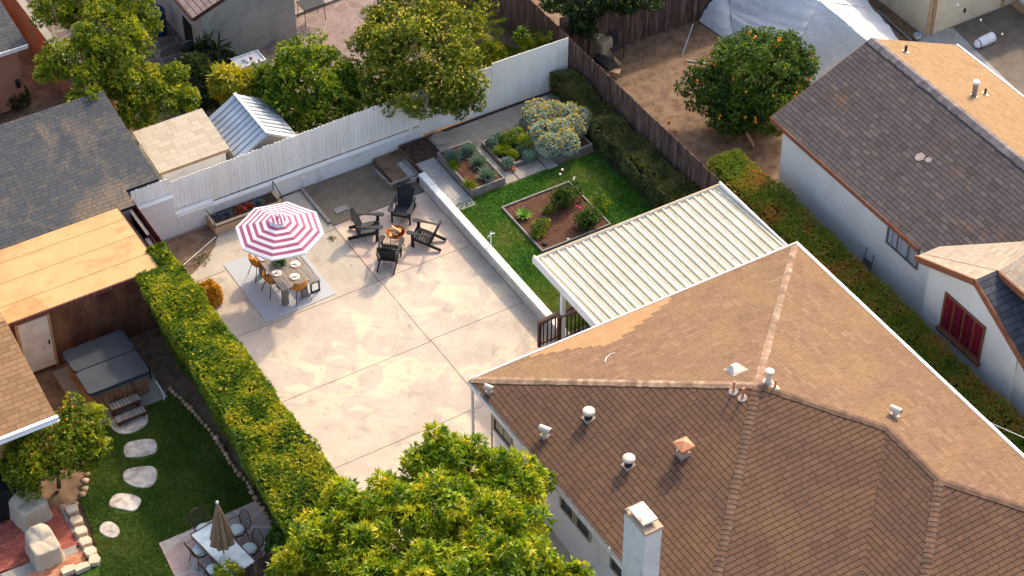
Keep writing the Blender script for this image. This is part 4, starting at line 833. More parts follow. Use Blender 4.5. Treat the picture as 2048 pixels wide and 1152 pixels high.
# flowering tree, centre top
tree('flowering_tree', 'large round tree with pale yellow blossom tips leaning over the white fence', 'tree', (1.35,8.75,0),
  [Lb(835,110,2.6,1.75,1.75), Lb(790,60,3.0,1.1), Lb(890,60,3.0,1.25), Lb(905,150,2.5,1.2), Lb(765,150,2.2,1.05), Lb(838,190,2.1,1.0), Lb(760,190,1.9,.7), Lb(915,190,2.0,.75), Lb(740,75,2.6,.6), Lb(830,0,3.2,1.2), Lb(930,0,3,1.0)], 17000, 4, .12, .045, LMp, .12, tip=.10, tipmat=LMt, clump=4.5, lump=.1)
tree('round_tree', 'bright green round tree between the metal shed and the large blossoming tree', 'tree', G(622,270,0),
  [Lb(605,165,1.9,1.35,1.2), Lb(562,160,1.9,.85), Lb(655,140,2.0,.95), Lb(662,205,1.6,.95), Lb(575,220,1.5,.8), Lb(610,105,2.2,.85), Lb(540,205,1.3,.5), Lb(700,190,1.5,.7), Lb(535,165,1.7,.6), Lb(620,240,1.2,.7)], 8000, 4, .12, .055, LMc, .09, clump=6, lump=.1)
tree('spreading_tree', 'tall yellow-green tree overhanging the grey shingle roof and the orange wall', 'tree', G(230,250,0),
  [Lb(215,60,3.6,1.2,.9), Lb(150,120,3.2,.95,.7), Lb(230,130,3.0,.9,.7), Lb(110,140,3.0,.5,.4), Lb(250,20,3.6,.9,.7), Lb(180,0,3.8,1.0,.7), Lb(280,50,3.2,.5,.5), Lb(170,185,2.8,.55,.45), Lb(110,20,3.4,.7,.5), Lb(260,90,3.2,.55,.4)], 10000, 4, .13, .045, Y1_, .12, clump=6, lump=.15)
tree('small_tree', 'smaller bright green tree between the spreading tree and the cream shed', 'tree', G(290,260,0),
  [Lb(290,180,2.0,.85,.6), Lb(340,200,1.9,.6,.45), Lb(270,225,1.7,.6,.5), Lb(345,160,2.0,.35,.3), Lb(380,205,1.8,.35,.28), Lb(245,180,2.0,.5,.4)], 4600, 4, .12, .045, Y1_, .07, clump=9, lump=.15)
tree('orange_tree', 'dark green orange tree laden with fruit beside the shingled gable roof', 'tree', G(1492,268,.3),
  [Lb(1505,160,2.0,1.45,1.45), Lb(1440,170,1.8,.85), Lb(1565,130,2.2,.95), Lb(1550,90,2.4,.7), Lb(1480,100,2.3,.75), Lb(1590,150,1.9,.75), Lb(1405,165,1.6,.6), Lb(1420,205,1.4,.6), Lb(1455,215,1.5,.75), Lb(1530,215,1.5,.7), Lb(1500,205,1.1,1.0), Lb(1450,235,1.0,.6), Lb(1530,240,1.0,.55), Lb(1495,240,.9,.6)], 14000, 4, .11, .045, LMo, .1, clump=4.5, lump=.1)
ot = bpy.data.objects['orange_tree']; M['fruit'] = nmat('orange_fruit', [L(204,112,14), L(222,138,24)], 6, rough=.45, bump=.05)
mb = MB(); mb.lathe([(.0,-.038),(.024,-.03),(.038,0),(.024,.03),(.0,.038)], OFF[ot.name], 8); fp = mb.build('fruit', M['fruit'], ot, smooth=True)
ol = [Lb(1505,160,2.0,1.45,1.45), Lb(1440,170,1.8,.85), Lb(1565,130,2.2,.95), Lb(1590,150,1.9,.75), Lb(1455,215,1.5,.75), Lb(1530,215,1.5,.7)]
pf, nf = lobes_surface(ol, 900, .06, .12); sel = (nf@(-FW) > .2); pf, nf = pf[sel], nf[sel]; cen = RNG.choice(len(pf), 24, replace=False); dd = np.array([min(np.linalg.norm(pf[c_]-p_) for c_ in cen) for p_ in pf]); od = np.argsort(dd)[:46]; pf, nf = pf[od], nf[od]
for i, (p, q) in enumerate(zip(pf, nf)):
    o = fp if i == 0 else fp.copy()
    if i: COL.objects.link(o); o.parent = ot
    o.location = [float(c) for c in p+q*.07-OFF[ot.name]]
mb = MB(); b0 = Vector(G(1492,268,.3)); mb.tube([b0+Vector((0,0,.15)), b0+Vector((-.25,-.35,.35)), b0+Vector((-.35,-.9,.25)), ], [.07,.06,.03], 6); mb.build('low_limb', M['tan_board'], ot)
fruitlets = [(1339,243),(1420,258),(1466,270),(1352,262),(1386,250),(1440,235)]
for i, q in enumerate(fruitlets[:4]):
    mb = MB(); c = G(*q,.345); mb.lathe([(.0,-.045),(.028,-.036),(.045,0),(.028,.036),(.0,.045)], c, 8); meta(mb.build('fallen_orange', M['fruit'], smooth=True), 'fallen orange lying on bare soil between the dark plank fence and the orange tree', 'orange', 'fallen oranges on the bare soil')
tree('fence_tree', 'dark green tree leaning over the corner of the dark plank fences at the top', 'tree', (7.6,9.2,.3),
  [Lb(1170,0,2.6,1.0,.7), Lb(1130,-10,2.6,.8,.6), Lb(1230,-15,2.8,.9,.7), Lb(1155,40,2.0,.6,.5), Lb(1175,65,1.7,.4,.4), Lb(1280,-5,2.8,.6,.4), Lb(1100,-20,2.5,.6,.5)], 5600, 4, .12, .05, LMd, .1, clump=6, lump=.12, tip=.03, tipmat=Y1_)
# foreground tree
FL = [Lb(878,925,3.6,.85,.9), Lb(880,890,4.0,.5,.55), Lb(940,935,3.4,.75,.7), Lb(1020,965,3.3,.85,.75), Lb(790,1010,3.4,.85,.8), Lb(730,1040,3.2,.9,.8), Lb(870,1030,3.8,1.15,1.0), Lb(960,1060,3.6,1.1,.9), Lb(1040,1000,3.0,.6,.6), Lb(1040,1060,3.0,.75,.7), Lb(1000,1010,3.3,.6,.6), Lb(1075,1125,3.1,.75,.6), Lb(1150,1165,3.0,.6,.5),
      Lb(650,1090,2.8,.85,.8), Lb(760,1130,3.4,1.2,.9), Lb(880,1150,3.8,1.3,.9), Lb(1000,1150,3.6,1.1,.9), Lb(600,1140,2.4,.7,.6), Lb(690,1000,2.8,.4,.45), Lb(1070,965,3.0,.35,.35), Lb(900,1250,3.6,1.8,1.0)]
tree('foreground_tree', 'big glossy yellow-green tree at the bottom centre between the hedge and the main house', 'tree', G(860,1230,0), [(*l[:3], l[3]*.86, l[4]*.86, l[5]*.86) for l in FL], 13500, 7, .18, .05, LMf, .16, clump=5.5, lump=.1, spread=1.0, droop=.1)
# lemon tree lower left
tree('lemon_tree', 'small citrus tree with yellow-green leaves in front of the ochre house', 'tree', G(118,975,0),
  [Lb(160,845,1.7,.62,.55), Lb(180,870,1.5,.5,.4), Lb(110,880,1.6,.65,.5), Lb(60,910,1.5,.6,.5), Lb(40,950,1.2,.4,.4), Lb(140,915,1.3,.5,.4), Lb(95,940,1.2,.4,.35), Lb(60,970,1.0,.25,.25), Lb(185,905,1.2,.35,.3), Lb(20,930,1.3,.4,.3)], 5600, 4, .10, .04, Y1_, .07, clump=10, lump=.15)
lt = bpy.data.objects['lemon_tree']; pf, nf = lobes_surface([Lb(110,880,1.6,.6,.5), Lb(60,910,1.5,.6,.5), Lb(160,845,1.7,.6,.5)], 90, .02, .12); sel = (nf@(-FW) > .3); pf, nf = pf[sel][:16], nf[sel][:16]
for i, (p, q) in enumerate(zip(pf, nf)):
    o = bpy.data.objects.new('fruit', fp.data); COL.objects.link(o); o.parent = lt; o.location = [float(c) for c in p+q*.06-OFF[lt.name]]
# papaya-like tree and shrubs behind
t = thing('drooping_tree', 'small tree with drooping golden-yellow leaves in front of the white wash stand', 'tree', G(468,225,0))
dl = [Lb(455,155,2.0,.5,.3), Lb(490,165,1.9,.45,.25), Lb(440,175,1.6,.25,.3), Lb(460,185,1.5,.3,.3), Lb(520,170,1.7,.2,.2)]
crown(t, dl, 420, 7, .26, .07, leafmat('leaf_drooping', [L(100,120,16), L(168,160,24), L(206,188,50)], .4), droop=.7, spread=1.2); trunk(t, G(468,225,0), dl, .05)
def shrub(name, label, cat, px, py, z, rx, rz, n, k, ln, wd, mat, group=None, lobes=None, **kw):
    c = G(px, py, z); t = thing(name, label, cat, c, group)
    lb = lobes or [(c[0], c[1], z+rz*.6, rx, rx, rz), (c[0]+rx*.5, c[1]-rx*.2, z+rz*.5, rx*.6, rx*.6, rz*.8), (c[0]-rx*.5, c[1]+rx*.3, z+rz*.45, rx*.6, rx*.6, rz*.75)]
    crown(t, lb, n, k, ln, wd, mat, 'foliage', zmin=z, **kw)
    mb = MB()
    for i in range(5):
        a = i*1.26; mb.tube([(c[0],c[1],z-.02), (c[0]+math.cos(a)*rx*.4, c[1]+math.sin(a)*rx*.4, z+rz*.6)], [.015,.006], 5)
    mb.build('stem', M['bark'], t); return t
shrub('dark_shrub', 'dark shrub in shade below the kettle barbecue and the grey house', 'shrub', 400, 200, 0, .8, 1.1, 1500, 4, .16, .05, LMd)
shrub('feathery_shrub', 'soft feathery green shrub behind the white fence, right of the blossoming tree', 'shrub', 985, 150, 0, .8, .75, 2500, 4, .12, .03, Y1_)
shrub('low_green_shrub', 'low green shrub in the narrow bed below the slanting concrete wall', 'shrub', 1010, 125, 0, .5, .4, 900, 4, .1, .03, LMc)
shrub('leafy_sapling', 'sapling with big drooping leaf clusters at the right end of the white fence', 'shrub', 1075, 120, .0, .5, 1.1, 130, 7, .24, .07, LMc, lobes=[Lb(1042,68,1.8,.15,.12), Lb(1058,90,1.4,.25,.25), Lb(1072,75,1.7,.15,.12), Lb(1092,68,1.9,.12,.1), Lb(1088,88,1.5,.12,.1), Lb(1060,110,1.2,.3,.3)], droop=.5, spread=1.2)
shrub('banana_plant', 'broad-leaved green plant against the grey house wall', 'plant', 432, 145, 0, .4, .9, 70, 3, .5, .12, LMd, spread=.9)
shrub('grass_clump', 'orange-tinged clump of tall grass beside the grey shingle roof', 'grass clump', 238, 232, .3, .35, .6, 350, 3, .35, .015, leafmat('orange_grass', [L(120,100,20), L(190,140,40)], .4))
shrub('porch_shrub', 'dark shrub at the foot of the salmon house wall', 'shrub', 30, 205, 0, .45, .45, 700, 3, .12, .04, LMd)
shrub('golden_shrub', 'small golden-orange shrub on the patio edge against the side fence', 'shrub', 418, 605, 0, .36, .5, 1100, 4, .10, .035, leafmat('leaf_gold_patio', [L(150,110,20), L(200,150,34), L(214,170,60)], .35))
# palm-like fronds
t = thing('feather_palm', 'thin arching palm fronds over the slanting concrete wall at the top', 'palm', G(945,60,0)); mb = MB(); c0 = Vector(G(940,70,.9))
Vv, Ff, Rr = [], [], []
for i in range(11):
    a = i*.571+.2; e = Vector((math.cos(a), math.sin(a), .9)).normalized(); pts = [c0+e*s*1.5+Vector((0,0,-.55*s*s)) for s in np.linspace(0, 1, 9)]
    mb.tube(pts, [.02-.0016*s for s in range(9)], 5); P_ = np.array([list(pts[0].lerp(pts[-1], 0))]*0+[list(pts[int(s)].lerp(pts[min(int(s)+1, 8)], s % 1)) for s in np.linspace(1, 7.9, 60)])
    V, F, r_ = leaves(P_, np.tile(np.array([math.cos(a), math.sin(a), -.3]), (60, 1)), .26, .02, .9, 3); Ff.append(F+sum(len(v) for v in Vv)); Vv.append(V); Rr.append(r_)
mb.tube([G(945,60,0), c0], [.07,.05], 7); mb.build('stalk', M['bark'], t); arr_obj('fronds', np.concatenate(Vv), np.concatenate(Ff), np.concatenate(Rr), Y1_, t)

# ---- clipped hedges: solid twiggy core plus a coat of leaves
def hedge(name, label, poly_top, z0, z1, n, k, ln, wd, mat, core, lump=.07, group=None, wall_frac=.45, tip=0, tipmat=None, taper=0):
    """poly_top: list of (xl, xr, y) sections along y"""
    sec = sorted(poly_top, key=lambda s: s[2]); mid = sec[len(sec)//2]; t = thing(name, label, 'hedge', ((mid[0]+mid[1])/2, mid[2], z0), group)
    ys = np.array([s[2] for s in sec]); xl = np.array([s[0] for s in sec]); xr = np.array([s[1] for s in sec]); H = z1-z0
    fr = RNG.normal(size=(8, 3))*3.0; ph = RNG.uniform(0, 6.28, 8); fl = lambda p: (np.sin(p@fr.T+ph).sum(1)/8)*lump*2.2
    P_, N_ = [], []
    def add(m, kind):
        y = RNG.uniform(ys[0], ys[-1], m); a = np.interp(y, ys, xl); b = np.interp(y, ys, xr); u = RNG.random(m)
        if kind == 't': p = np.stack([a+(b-a)*u, y, np.full(m, z1)], 1); nn = np.tile([0,0,1.], (m, 1)); ed = np.minimum(u, 1-u)*(b-a); p[:, 2] -= .12*np.clip(1-ed/.15, 0, 1)**2
        elif kind == 'l': p = np.stack([a+taper*(1-u), y, z0+H*u], 1); nn = np.tile([-1.,0,.2], (m, 1))
        elif kind == 'r': p = np.stack([b, y, z0+H*u], 1); nn = np.tile([1.,0,.2], (m, 1))
        else:
            yy = ys[0] if kind == 'n' else ys[-1]; a = np.interp(yy, ys, xl); b = np.interp(yy, ys, xr); p = np.stack([a+(b-a)*RNG.random(m), np.full(m, yy), z0+H*u], 1); nn = np.tile([0, -1. if kind == 'n' else 1., .2], (m, 1))
        nn = nn/np.linalg.norm(nn, axis=1)[:, None]; p = p+nn*(fl(p)-.06*RNG.random(m))[:, None]; P_.append(p); N_.append(nn)
    W = float(np.mean(xr-xl)); Ly = ys[-1]-ys[0]; tot = W*Ly+2*H*Ly*wall_frac+2*H*W
    add(int(n*W*Ly/tot), 't'); add(int(n*H*Ly*wall_frac/tot), 'l'); add(int(n*H*Ly*wall_frac/tot), 'r'); add(int(n*H*W/tot), 'n'); add(int(n*H*W/tot), 'f')
    p = np.concatenate(P_); nn = np.concatenate(N_); V, F, r_ = leaves(p, nn, ln, wd, .85, k); mi = np.zeros(len(F)); mats = [mat]
    if tip:
        s_ = (RNG.random(len(p)) < tip) & (nn[:, 2] > .5); V2, F2, r2 = leaves(p[s_]+nn[s_]*.04, nn[s_], ln*1.0, wd, .8, k+2); F2 = F2+len(V); V = np.concatenate([V, V2]); F = np.concatenate([F, F2]); r_ = np.concatenate([r_, r2]); mi = np.concatenate([mi, np.ones(len(F2))]); mats.append(tipmat)
    arr_obj('foliage', V, F, r_, mats, t, mi)
    mb = MB()
    for (s0, s1) in zip(sec, sec[1:]):
        i_ = .13; V_ = [(s0[0]+i_,s0[2]+(i_ if s0 is sec[0] else 0),z0),(s0[1]-i_,s0[2]+(i_ if s0 is sec[0] else 0),z0),(s1[1]-i_,s1[2]-(i_ if s1 is sec[-1] else 0),z0),(s1[0]+i_,s1[2]-(i_ if s1 is sec[-1] else 0),z0)]
        V_ += [(x, y, z1-.14) for x, y, z in V_]; V_[0] = (V_[0][0]+taper, *V_[0][1:]); V_[3] = (V_[3][0]+taper, *V_[3][1:]); fs = [(4,5,6,7),(1,2,6,5),(3,0,4,7)]
        if s0 is sec[0]: fs.append((0,1,5,4))
        if s1 is sec[-1]: fs.append((2,3,7,6))
        mb.mesh(V_, fs)
    mb.build('twig_core', core, t); return t
core_g = nmat('hedge_core', [L(18,24,8), L(34,44,14)], 12); core_d = nmat('hedge_core_dull', [L(26,26,14), L(44,42,24)], 12)
hedge('clipped_hedge', 'long tall clipped yellow-green hedge along the left side of the patio', [(-9.66,-9.08,4.75), (-9.68,-9.08,3.86), (-10.42,-9.08,3.83), (-10.46,-9.06,2), (-10.6,-9.06,-2), (-10.85,-9.06,-5), (-11.15,-9.06,-8.2)], 0, 2.42, 36000, 4, .085, .034, LMh, core_g, lump=.07, tip=.012, tipmat=LMtip, taper=.5)
hedge('red_tinged_hedge', 'long hedge tinged with red between the main house and the white gable house', [(7.35,8.55,.35), (7.25,8.6,-3), (7.1,8.5,-8), (7.05,8.4,-12), (7.05,8.4,-19)], .25, 1.62, 34000, 3, .085, .035, LMr, core_d, lump=.12)
hedge('low_border', 'low dull brownish-green shrubs lining the foot of the dark plank fence', [(5.9,6.65,7.25), (5.75,6.65,5), (5.65,6.65,1), (5.6,6.65,-3)], .35, 1.15, 20000, 4, .075, .026, LMb, core_d, lump=.12)
# ---------------------------------------------------------------- garden beds
def bed(name, label, x0, x1, y0, y1, z0, z1, mat, th=.06, fill='mulch'):
    t = thing(name, label, 'garden bed', ((x0+x1)/2, (y0+y1)/2, z0))
    mb = MB(); mb.bx(x0, x1, y0, y0+th, z0, z1); mb.build('board', M[mat], t); mb = MB(); mb.bx(x0, x1, y1-th, y1, z0, z1); mb.build('board', M[mat], t)
    mb = MB(); mb.bx(x0, x0+th, y0+th+.001, y1-th-.001, z0, z1-.002); mb.build('board', M[mat], t); mb = MB(); mb.bx(x1-th, x1, y0+th+.001, y1-th-.001, z0, z1-.002); mb.build('board', M[mat], t)
    mb = MB(); n = 10; top = z1-.05
    X = np.linspace(x0+th, x1-th, n); Yv = np.linspace(y0+th, y1-th, n); Z = top+RNG.uniform(-.02, .03, (n, n))
    for i in range(n-1):
        for j_ in range(n-1): mb.face([(X[i],Yv[j_],Z[i,j_]),(X[i+1],Yv[j_],Z[i+1,j_]),(X[i+1],Yv[j_+1],Z[i+1,j_+1]),(X[i],Yv[j_+1],Z[i,j_+1])])
    mb.build(fill, M[fill], t, smooth=True); return t
bed('sage_bed', 'raised timber bed of bark mulch with grey-green tufts beside the retaining wall', .92, 2.14, 3.98, 6.22, .34, .62, 'board')
bed('herb_bed', 'low timber bed packed with green and yellow herbs, middle of the three back beds', 2.5, 3.7, 4.56, 6.1, .34, .50, 'board', fill='dark_soil')
bed('silver_bed', 'timber bed under the mass of silver foliage and yellow flowers', 4.1, 5.45, 4.02, 6.36, .34, .60, 'board', fill='dark_soil')
bed('rose_bed', 'square low-edged bark bed of roses and an agave in the lawn', 1.42, 3.93, .55, 3.02, .34, .43, 'grey_wood', .05)
def tuft(px, py, z, label, mat, h=.28, n=90, wd=.018, k=1, spread=.55, name='sage_tuft', cat='plant', group=None, part='blades'):
    c = G(px, py, z); t = thing(name, label, cat, c, group); p = np.tile(c, (n, 1))+np.concatenate([RNG.normal(size=(n, 2))*h*.22, np.zeros((n, 1))], 1); nn = (p-c)*1.5+np.array([0,0,.35]); nn /= np.linalg.norm(nn, axis=1)[:, None]
    V, F, r_ = leaves(p, nn, h, wd, spread, 3); arr_obj(part, V, F, r_, mat, t); return t
grp = 'grey-green tufts in the mulch bed'
for (q, lab) in [((908,318),'grey-green tuft at the far left corner of the mulch bed'), ((938,306),'grey-green tuft at the far end of the mulch bed, beside its right board'), ((958,328),'grey-green tuft halfway along the right board of the mulch bed'), ((975,355),'grey-green tuft at the near right corner of the mulch bed')]:
    tuft(*q, .57, lab, LMg, .30, 170, .02, group=grp)
for (q, lab) in [((905,335),'green grassy clump on the left side of the mulch bed'), ((938,375),'green grassy clump at the near edge of the mulch bed')]:
    tuft(*q, .57, lab, LMc, .26, 90, .012, name='grassy_clump')
def mass(name, label, pxs, z, n, k, ln, wd, mat, h, r=.3, cat='plant', tip=None, tipmat=None, **kw):
    c = G(*pxs[0], z); t = thing(name, label, cat, c); lb = []
    for q in pxs: g = G(*q, z+h*.5); lb.append((g[0], g[1], z+h*.5, r, r, h*.6))
    crown(t, lb, n, k, ln, wd, mat, 'foliage', zmin=z, tip=tip, tipmat=tipmat, **kw)
    mb = MB()
    for b in lb: mb.tube([(b[0],b[1],z-.03),(b[0]+.03,b[1],b[2])], [.012,.006], 5)
    mb.build('stem', M['bark'], t); return t
mass('silver_bush', 'dense silver-leaved bush covered in small yellow flowers', [(1075,240),(1105,228),(1140,232),(1085,265),(1120,262),(1150,255),(1100,290),(1130,285),(1070,225),(1160,240)], .55, 6500, 4, .085, .026, LMs, .62, .40, 'bush', tip=.16, tipmat=leafmat('yellow_flowers', [L(222,186,70), L(236,210,110)], .3, clump=0), thick=.25)
mass('rosemary_clump', 'upright bright green herb clump in the middle bed', [(1015,278),(1035,272),(1048,285)], .46, 900, 4, .12, .016, LMc, .4, .24)
mass('golden_herb', 'low yellow-green herb mound near the front of the middle bed', [(1010,295),(1025,308),(1000,300)], .46, 800, 4, .06, .03, leafmat('leaf_lime', [L(104,128,16), L(160,164,24)], .3), .2, .22)
mass('grey_herb', 'grey-green herb in the far left corner of the middle bed', [(985,285),(998,275)], .46, 350, 4, .08, .03, LMg, .22, .18)
mass('trailing_herb', 'trailing green plant hanging over the front board of the middle bed', [(1015,325),(1045,300),(1058,312)], .46, 350, 4, .09, .035, LMg, .2, .16)
# agave
c = G(1048, 432, .4); t = thing('agave', 'bright green agave rosette in the left corner of the rose bed', 'agave', c); mb = MB()
for ring, (n, ln, el) in enumerate([(11,.36,.35), (9,.30,.8), (6,.22,1.2)]):
    for i in range(n):
        a = 2*math.pi*(i+ring*.5)/n; d = Vector((math.cos(a)*math.cos(el), math.sin(a)*math.cos(el), math.sin(el))); s = Vector((-math.sin(a), math.cos(a), 0)); b = Vector(c)
        for u0, u1, w0, w1 in [(0,.5,.03,.05), (.5,1,.05,.002)]:
            p0, p1 = b+d*ln*u0, b+d*ln*u1+Vector((0,0,-.02*ring)); mb.face([p0-s*w0+Vector((0,0,.012)), p0, p1, p1-s*w1+Vector((0,0,.012))]); mb.face([p0, p0+s*w0+Vector((0,0,.012)), p1+s*w1+Vector((0,0,.012)), p1])
mb.build('leaves', leafmat('leaf_agave', [L(84,124,34), L(120,156,50), L(140,172,64)], .25), t)
def rose(px, py, label, h=.6, n=260, r=.25, fl=None, nf=2):
    t = mass('rose_bush', label, [(px,py),(px+12,py-6)], .4, n, 3, .07, .04, LMo if n > 200 else LMc, h, r, 'rose bush', thick=.8, lump=.3)
    c = G(px, py, .4); mb = MB()
    for i in range(6):
        a = i*1.05; mb.tube([c, c+np.array([math.cos(a)*r*.6, math.sin(a)*r*.6, h*.8])], [.01,.005], 4)
    mb.build('cane', M['bark'], t)
    for i in range(nf):
        mb = MB(); p = c+np.array([random.uniform(-r,r), random.uniform(-r,r), h*random.uniform(.9,1.15)]); mb.lathe([(.0,-.03),(.035,-.015),(.045,.01),(.03,.035),(.0,.03)], p, 8); mb.build('flower', fl or M['petal_w'], t, smooth=True)
M['petal_w'] = nmat('petal_pale', [L(226,196,176), L(240,222,208)], 8); M['petal_r'] = nmat('petal_red', [L(180,30,60), L(206,60,84)], 8)
rose(1118, 395, 'tall rose bush with pale flowers at the far corner of the rose bed', .75, 620, .34, nf=2)
rose(1140, 385, 'thinner rose bush beside the far corner of the rose bed', .6, 260, .24, nf=2)
rose(1170, 440, 'rose bush with a dark pink flower near the right edge of the rose bed', .5, 600, .30, M['petal_r'], 2)
rose(1075, 452, 'small sparse rose bush beside the agave', .35, 160, .2, nf=0)
rose(1092, 420, 'small young rose plant in the middle of the rose bed', .25, 90, .12, nf=0)
rose(1072, 470, 'dark little rose plant near the left board of the rose bed', .2, 110, .12, nf=0)
rose(1192, 412, 'loose rose shoots growing outside the right board of the rose bed', .55, 200, .25, nf=0)
def rock(px, py, z, s, label, mat='stone', name='rock', h=.5, cat='rock', group=None, rz=0, sx=1.0):
    mb = MB(); c = G(px, py, z); mb.lathe([(.0,-h*.3*s),(.55*s,-h*.3*s),(.95*s,0),(1*s,h*.35*s),(.75*s,h*.75*s),(.35*s,h*.95*s),(.0,h*s)], c, 10, wob=.22, sx=sx, rz=rz)
    return meta(mb.build(name, M[mat], smooth=True), label, cat, group)
def flat_stone(pxs, z, th, label, mat='stone', name='stepping_stone', cat='stone', group=None):
    mb = MB(); P_ = [g2(*q, z) for q in pxs]
    # round off by one Chaikin pass
    for _ in range(2): P_ = [tuple(np.array(P_[i])*(1-w_)+np.array(P_[(i+1)%len(P_)])*w_) for i in range(len(P_)) for w_ in (.25,.75)]
    mb.prism(P_, z-.03, z+th, bev=.018); return meta(mb.build(name, M[mat]), label, cat, group)
flat_stone([(835,285),(850,275),(862,285),(860,302),(845,303)], .17, .05, 'small flat grey stone beside the end of the white low wall', 'concrete', 'flat_stone')
flat_stone([(860,272),(880,262),(900,268),(905,285),(885,292),(866,292)], .36, .05, 'large flat grey stone at the start of the back garden path', 'concrete', 'flat_stone')
rock(1092, 198, .35, .14, 'grey rock at the end of the back garden path by the fence corner', 'stone'); rock(1104, 206, .35, .09, 'small grey rock beside the larger one at the fence corner', 'concrete')
rock(1129, 385+105-98, .4, .06, 'pale stone at the far board of the rose bed', 'stone') if False else None
rock(1136, 478, .4, .05, 'small pale stone near the front board of the rose bed'); rock(1090, 487, .4, .09, 'dark lump of rock in the front corner of the rose bed', 'vent_dark')
# garden tap pipe
t = thing('standpipe', 'white bent garden standpipe in the grass beside the retaining wall', 'pipe', G(982,500,.35)); mb = MB(); c = G(982,492,.35)
mb.tube([c, c+np.array([0,0,.45]), c+np.array([.05,.08,.5])], .022, 7); mb.build('pipe', M['white_metal'], t); mb = MB(); mb.tube([c+np.array([-.12,-.02,.42]), c+np.array([0,0,.48]), c+np.array([.14,.0,.46])], .02, 7); mb.build('spout', M['white_metal'], t)
for (q, nm, lab) in [((1017,337),'flower_pot','small terracotta pot in front of the middle bed, left of its neighbour'), ((1028,341),'flower_pot','small terracotta pot in front of the middle bed, right of its neighbour')]:
    c = G(*q,.37); mb = MB(); mb.lathe([(.05,0),(.07,.1),(.075,.11),(.06,.11),(.055,.06)], c, 10); meta(mb.build(nm, M['vent_rust']), lab, 'pot')

# ---------------------------------------------------------------- planter by the white wall
pl = thing('planter', 'long stucco planter box with a thin metal rail against the white wall behind the umbrella', 'planter', (-5.6, 7.1, 0))
x0, x1, y0, y1 = -6.65, -4.3, 6.85, 7.52
mb = MB(); mb.bx(x0, x1, y0, y0+.1, 0, .36); mb.bx(x0, x0+.1, y0+.1, y1, 0, .36); mb.bx(x1-.1, x1, y0+.1, y1, 0, .36); mb.build('box', nmat('planter_stucco', [L(186,156,120), L(206,180,146)], 2, dirt=L(150,116,84), dlo=.5, dhi=.8), pl)
mb = MB(); mb.face([(x0+.1,y0+.1,.3),(x1-.1,y0+.1,.3),(x1-.1,y1,.3),(x0+.1,y1,.3)]); mb.build('soil', M['dark_soil'], pl)
mb = MB(); zz = .52
for (p, q) in [((x0,y0,zz),(x1,y0,zz)), ((x0,y1,zz+.1),(x0,y0,zz)), ((x1,y1,zz+.2),(x1,y0,zz)), ((x0,y0,.3),(x0,y0,zz)), ((x1,y0,.0),(x1,y0,zz)), ((x0,y0-.02,.33),(x1,y0-.02,.33)), ((x1,y1,.1),(x1,y1,zz+.2)), ((x0,y1,.1),(x0,y1,zz+.1))]: mb.tube([p, q], .014, 5)
mb.build('rail', M['black_metal'], pl)
M['succ_g'] = leafmat('succulent_grey', [L(84,98,104), L(120,132,136)], .1); M['succ_r'] = leafmat('succulent_red', [L(170,60,40), L(214,110,84)], .1)
for (x, mt, lab) in [(-6.35,'succ_g','grey succulent at the left end of the planter'), (-6.05,'succ_g','grey succulent in the planter, right beside the leftmost one'), (-5.6,'succ_r','red succulent in the planter'), (-5.3,'succ_r','small red succulent in the planter, right of the bigger red one'), (-5.0,'succ_g','large grey succulent in the right part of the planter')]:
    c = np.array([x, 7.2, .32]); t = thing('succulent', lab, 'succulent', c, 'succulents in the planter'); p = np.tile(c, (70, 1))+RNG.normal(size=(70, 3))*np.array([.06,.06,.015]); nn = (p-c)+np.array([0,0,.1]); nn /= np.linalg.norm(nn, axis=1)[:, None]; V, F, r_ = leaves(p, nn, .10, .05, .5, 2); arr_obj('leaves', V, F, r_, M[mt], t)
mb = MB(); a = G(367,530,.06); b = G(431,474,.06); mb.tube([a, b], .013, 6); meta(mb.build('white_stick', M['white_metal']), 'thin white pole lying across the bare earth corner of the patio', 'pole')
t = thing('dry_plant', 'low dry grey plant on the bare earth corner of the patio', 'plant', G(392,525,0)); c = G(395,522,0); p = np.tile(c, (150, 1))+RNG.normal(size=(150, 3))*np.array([.22,.14,.01]); nn = np.tile([0,0,1.], (150, 1)); V, F, r_ = leaves(p, nn, .08, .03, 1.2, 2); arr_obj('leaves', V, F, r_, leafmat('leaf_dry', [L(110,104,84), L(160,150,124)], .1), t)
mb = MB(); c = G(683,419,0); mb.bx(c[0]-.24, c[0]+.24, c[1]-.12, c[1]+.12, -.02, .03); o = meta(mb.build('drain_cover', M['concrete']), 'small rectangular concrete drain cover at the edge of the gravel bed', 'drain cover')
mb = MB(); c = G(664,477,.0); p = np.tile(c, (25, 1))+RNG.normal(size=(25, 3))*np.array([.06,.06,.0]); V, F, r_ = leaves(p, np.tile([0,0,1.], (25, 1)), .08, .03, 1.2, 2); o = arr_obj('weed', V, F, r_, LMb); meta(o, 'dull green weed growing in the slab joint near the left black chair', 'weed')

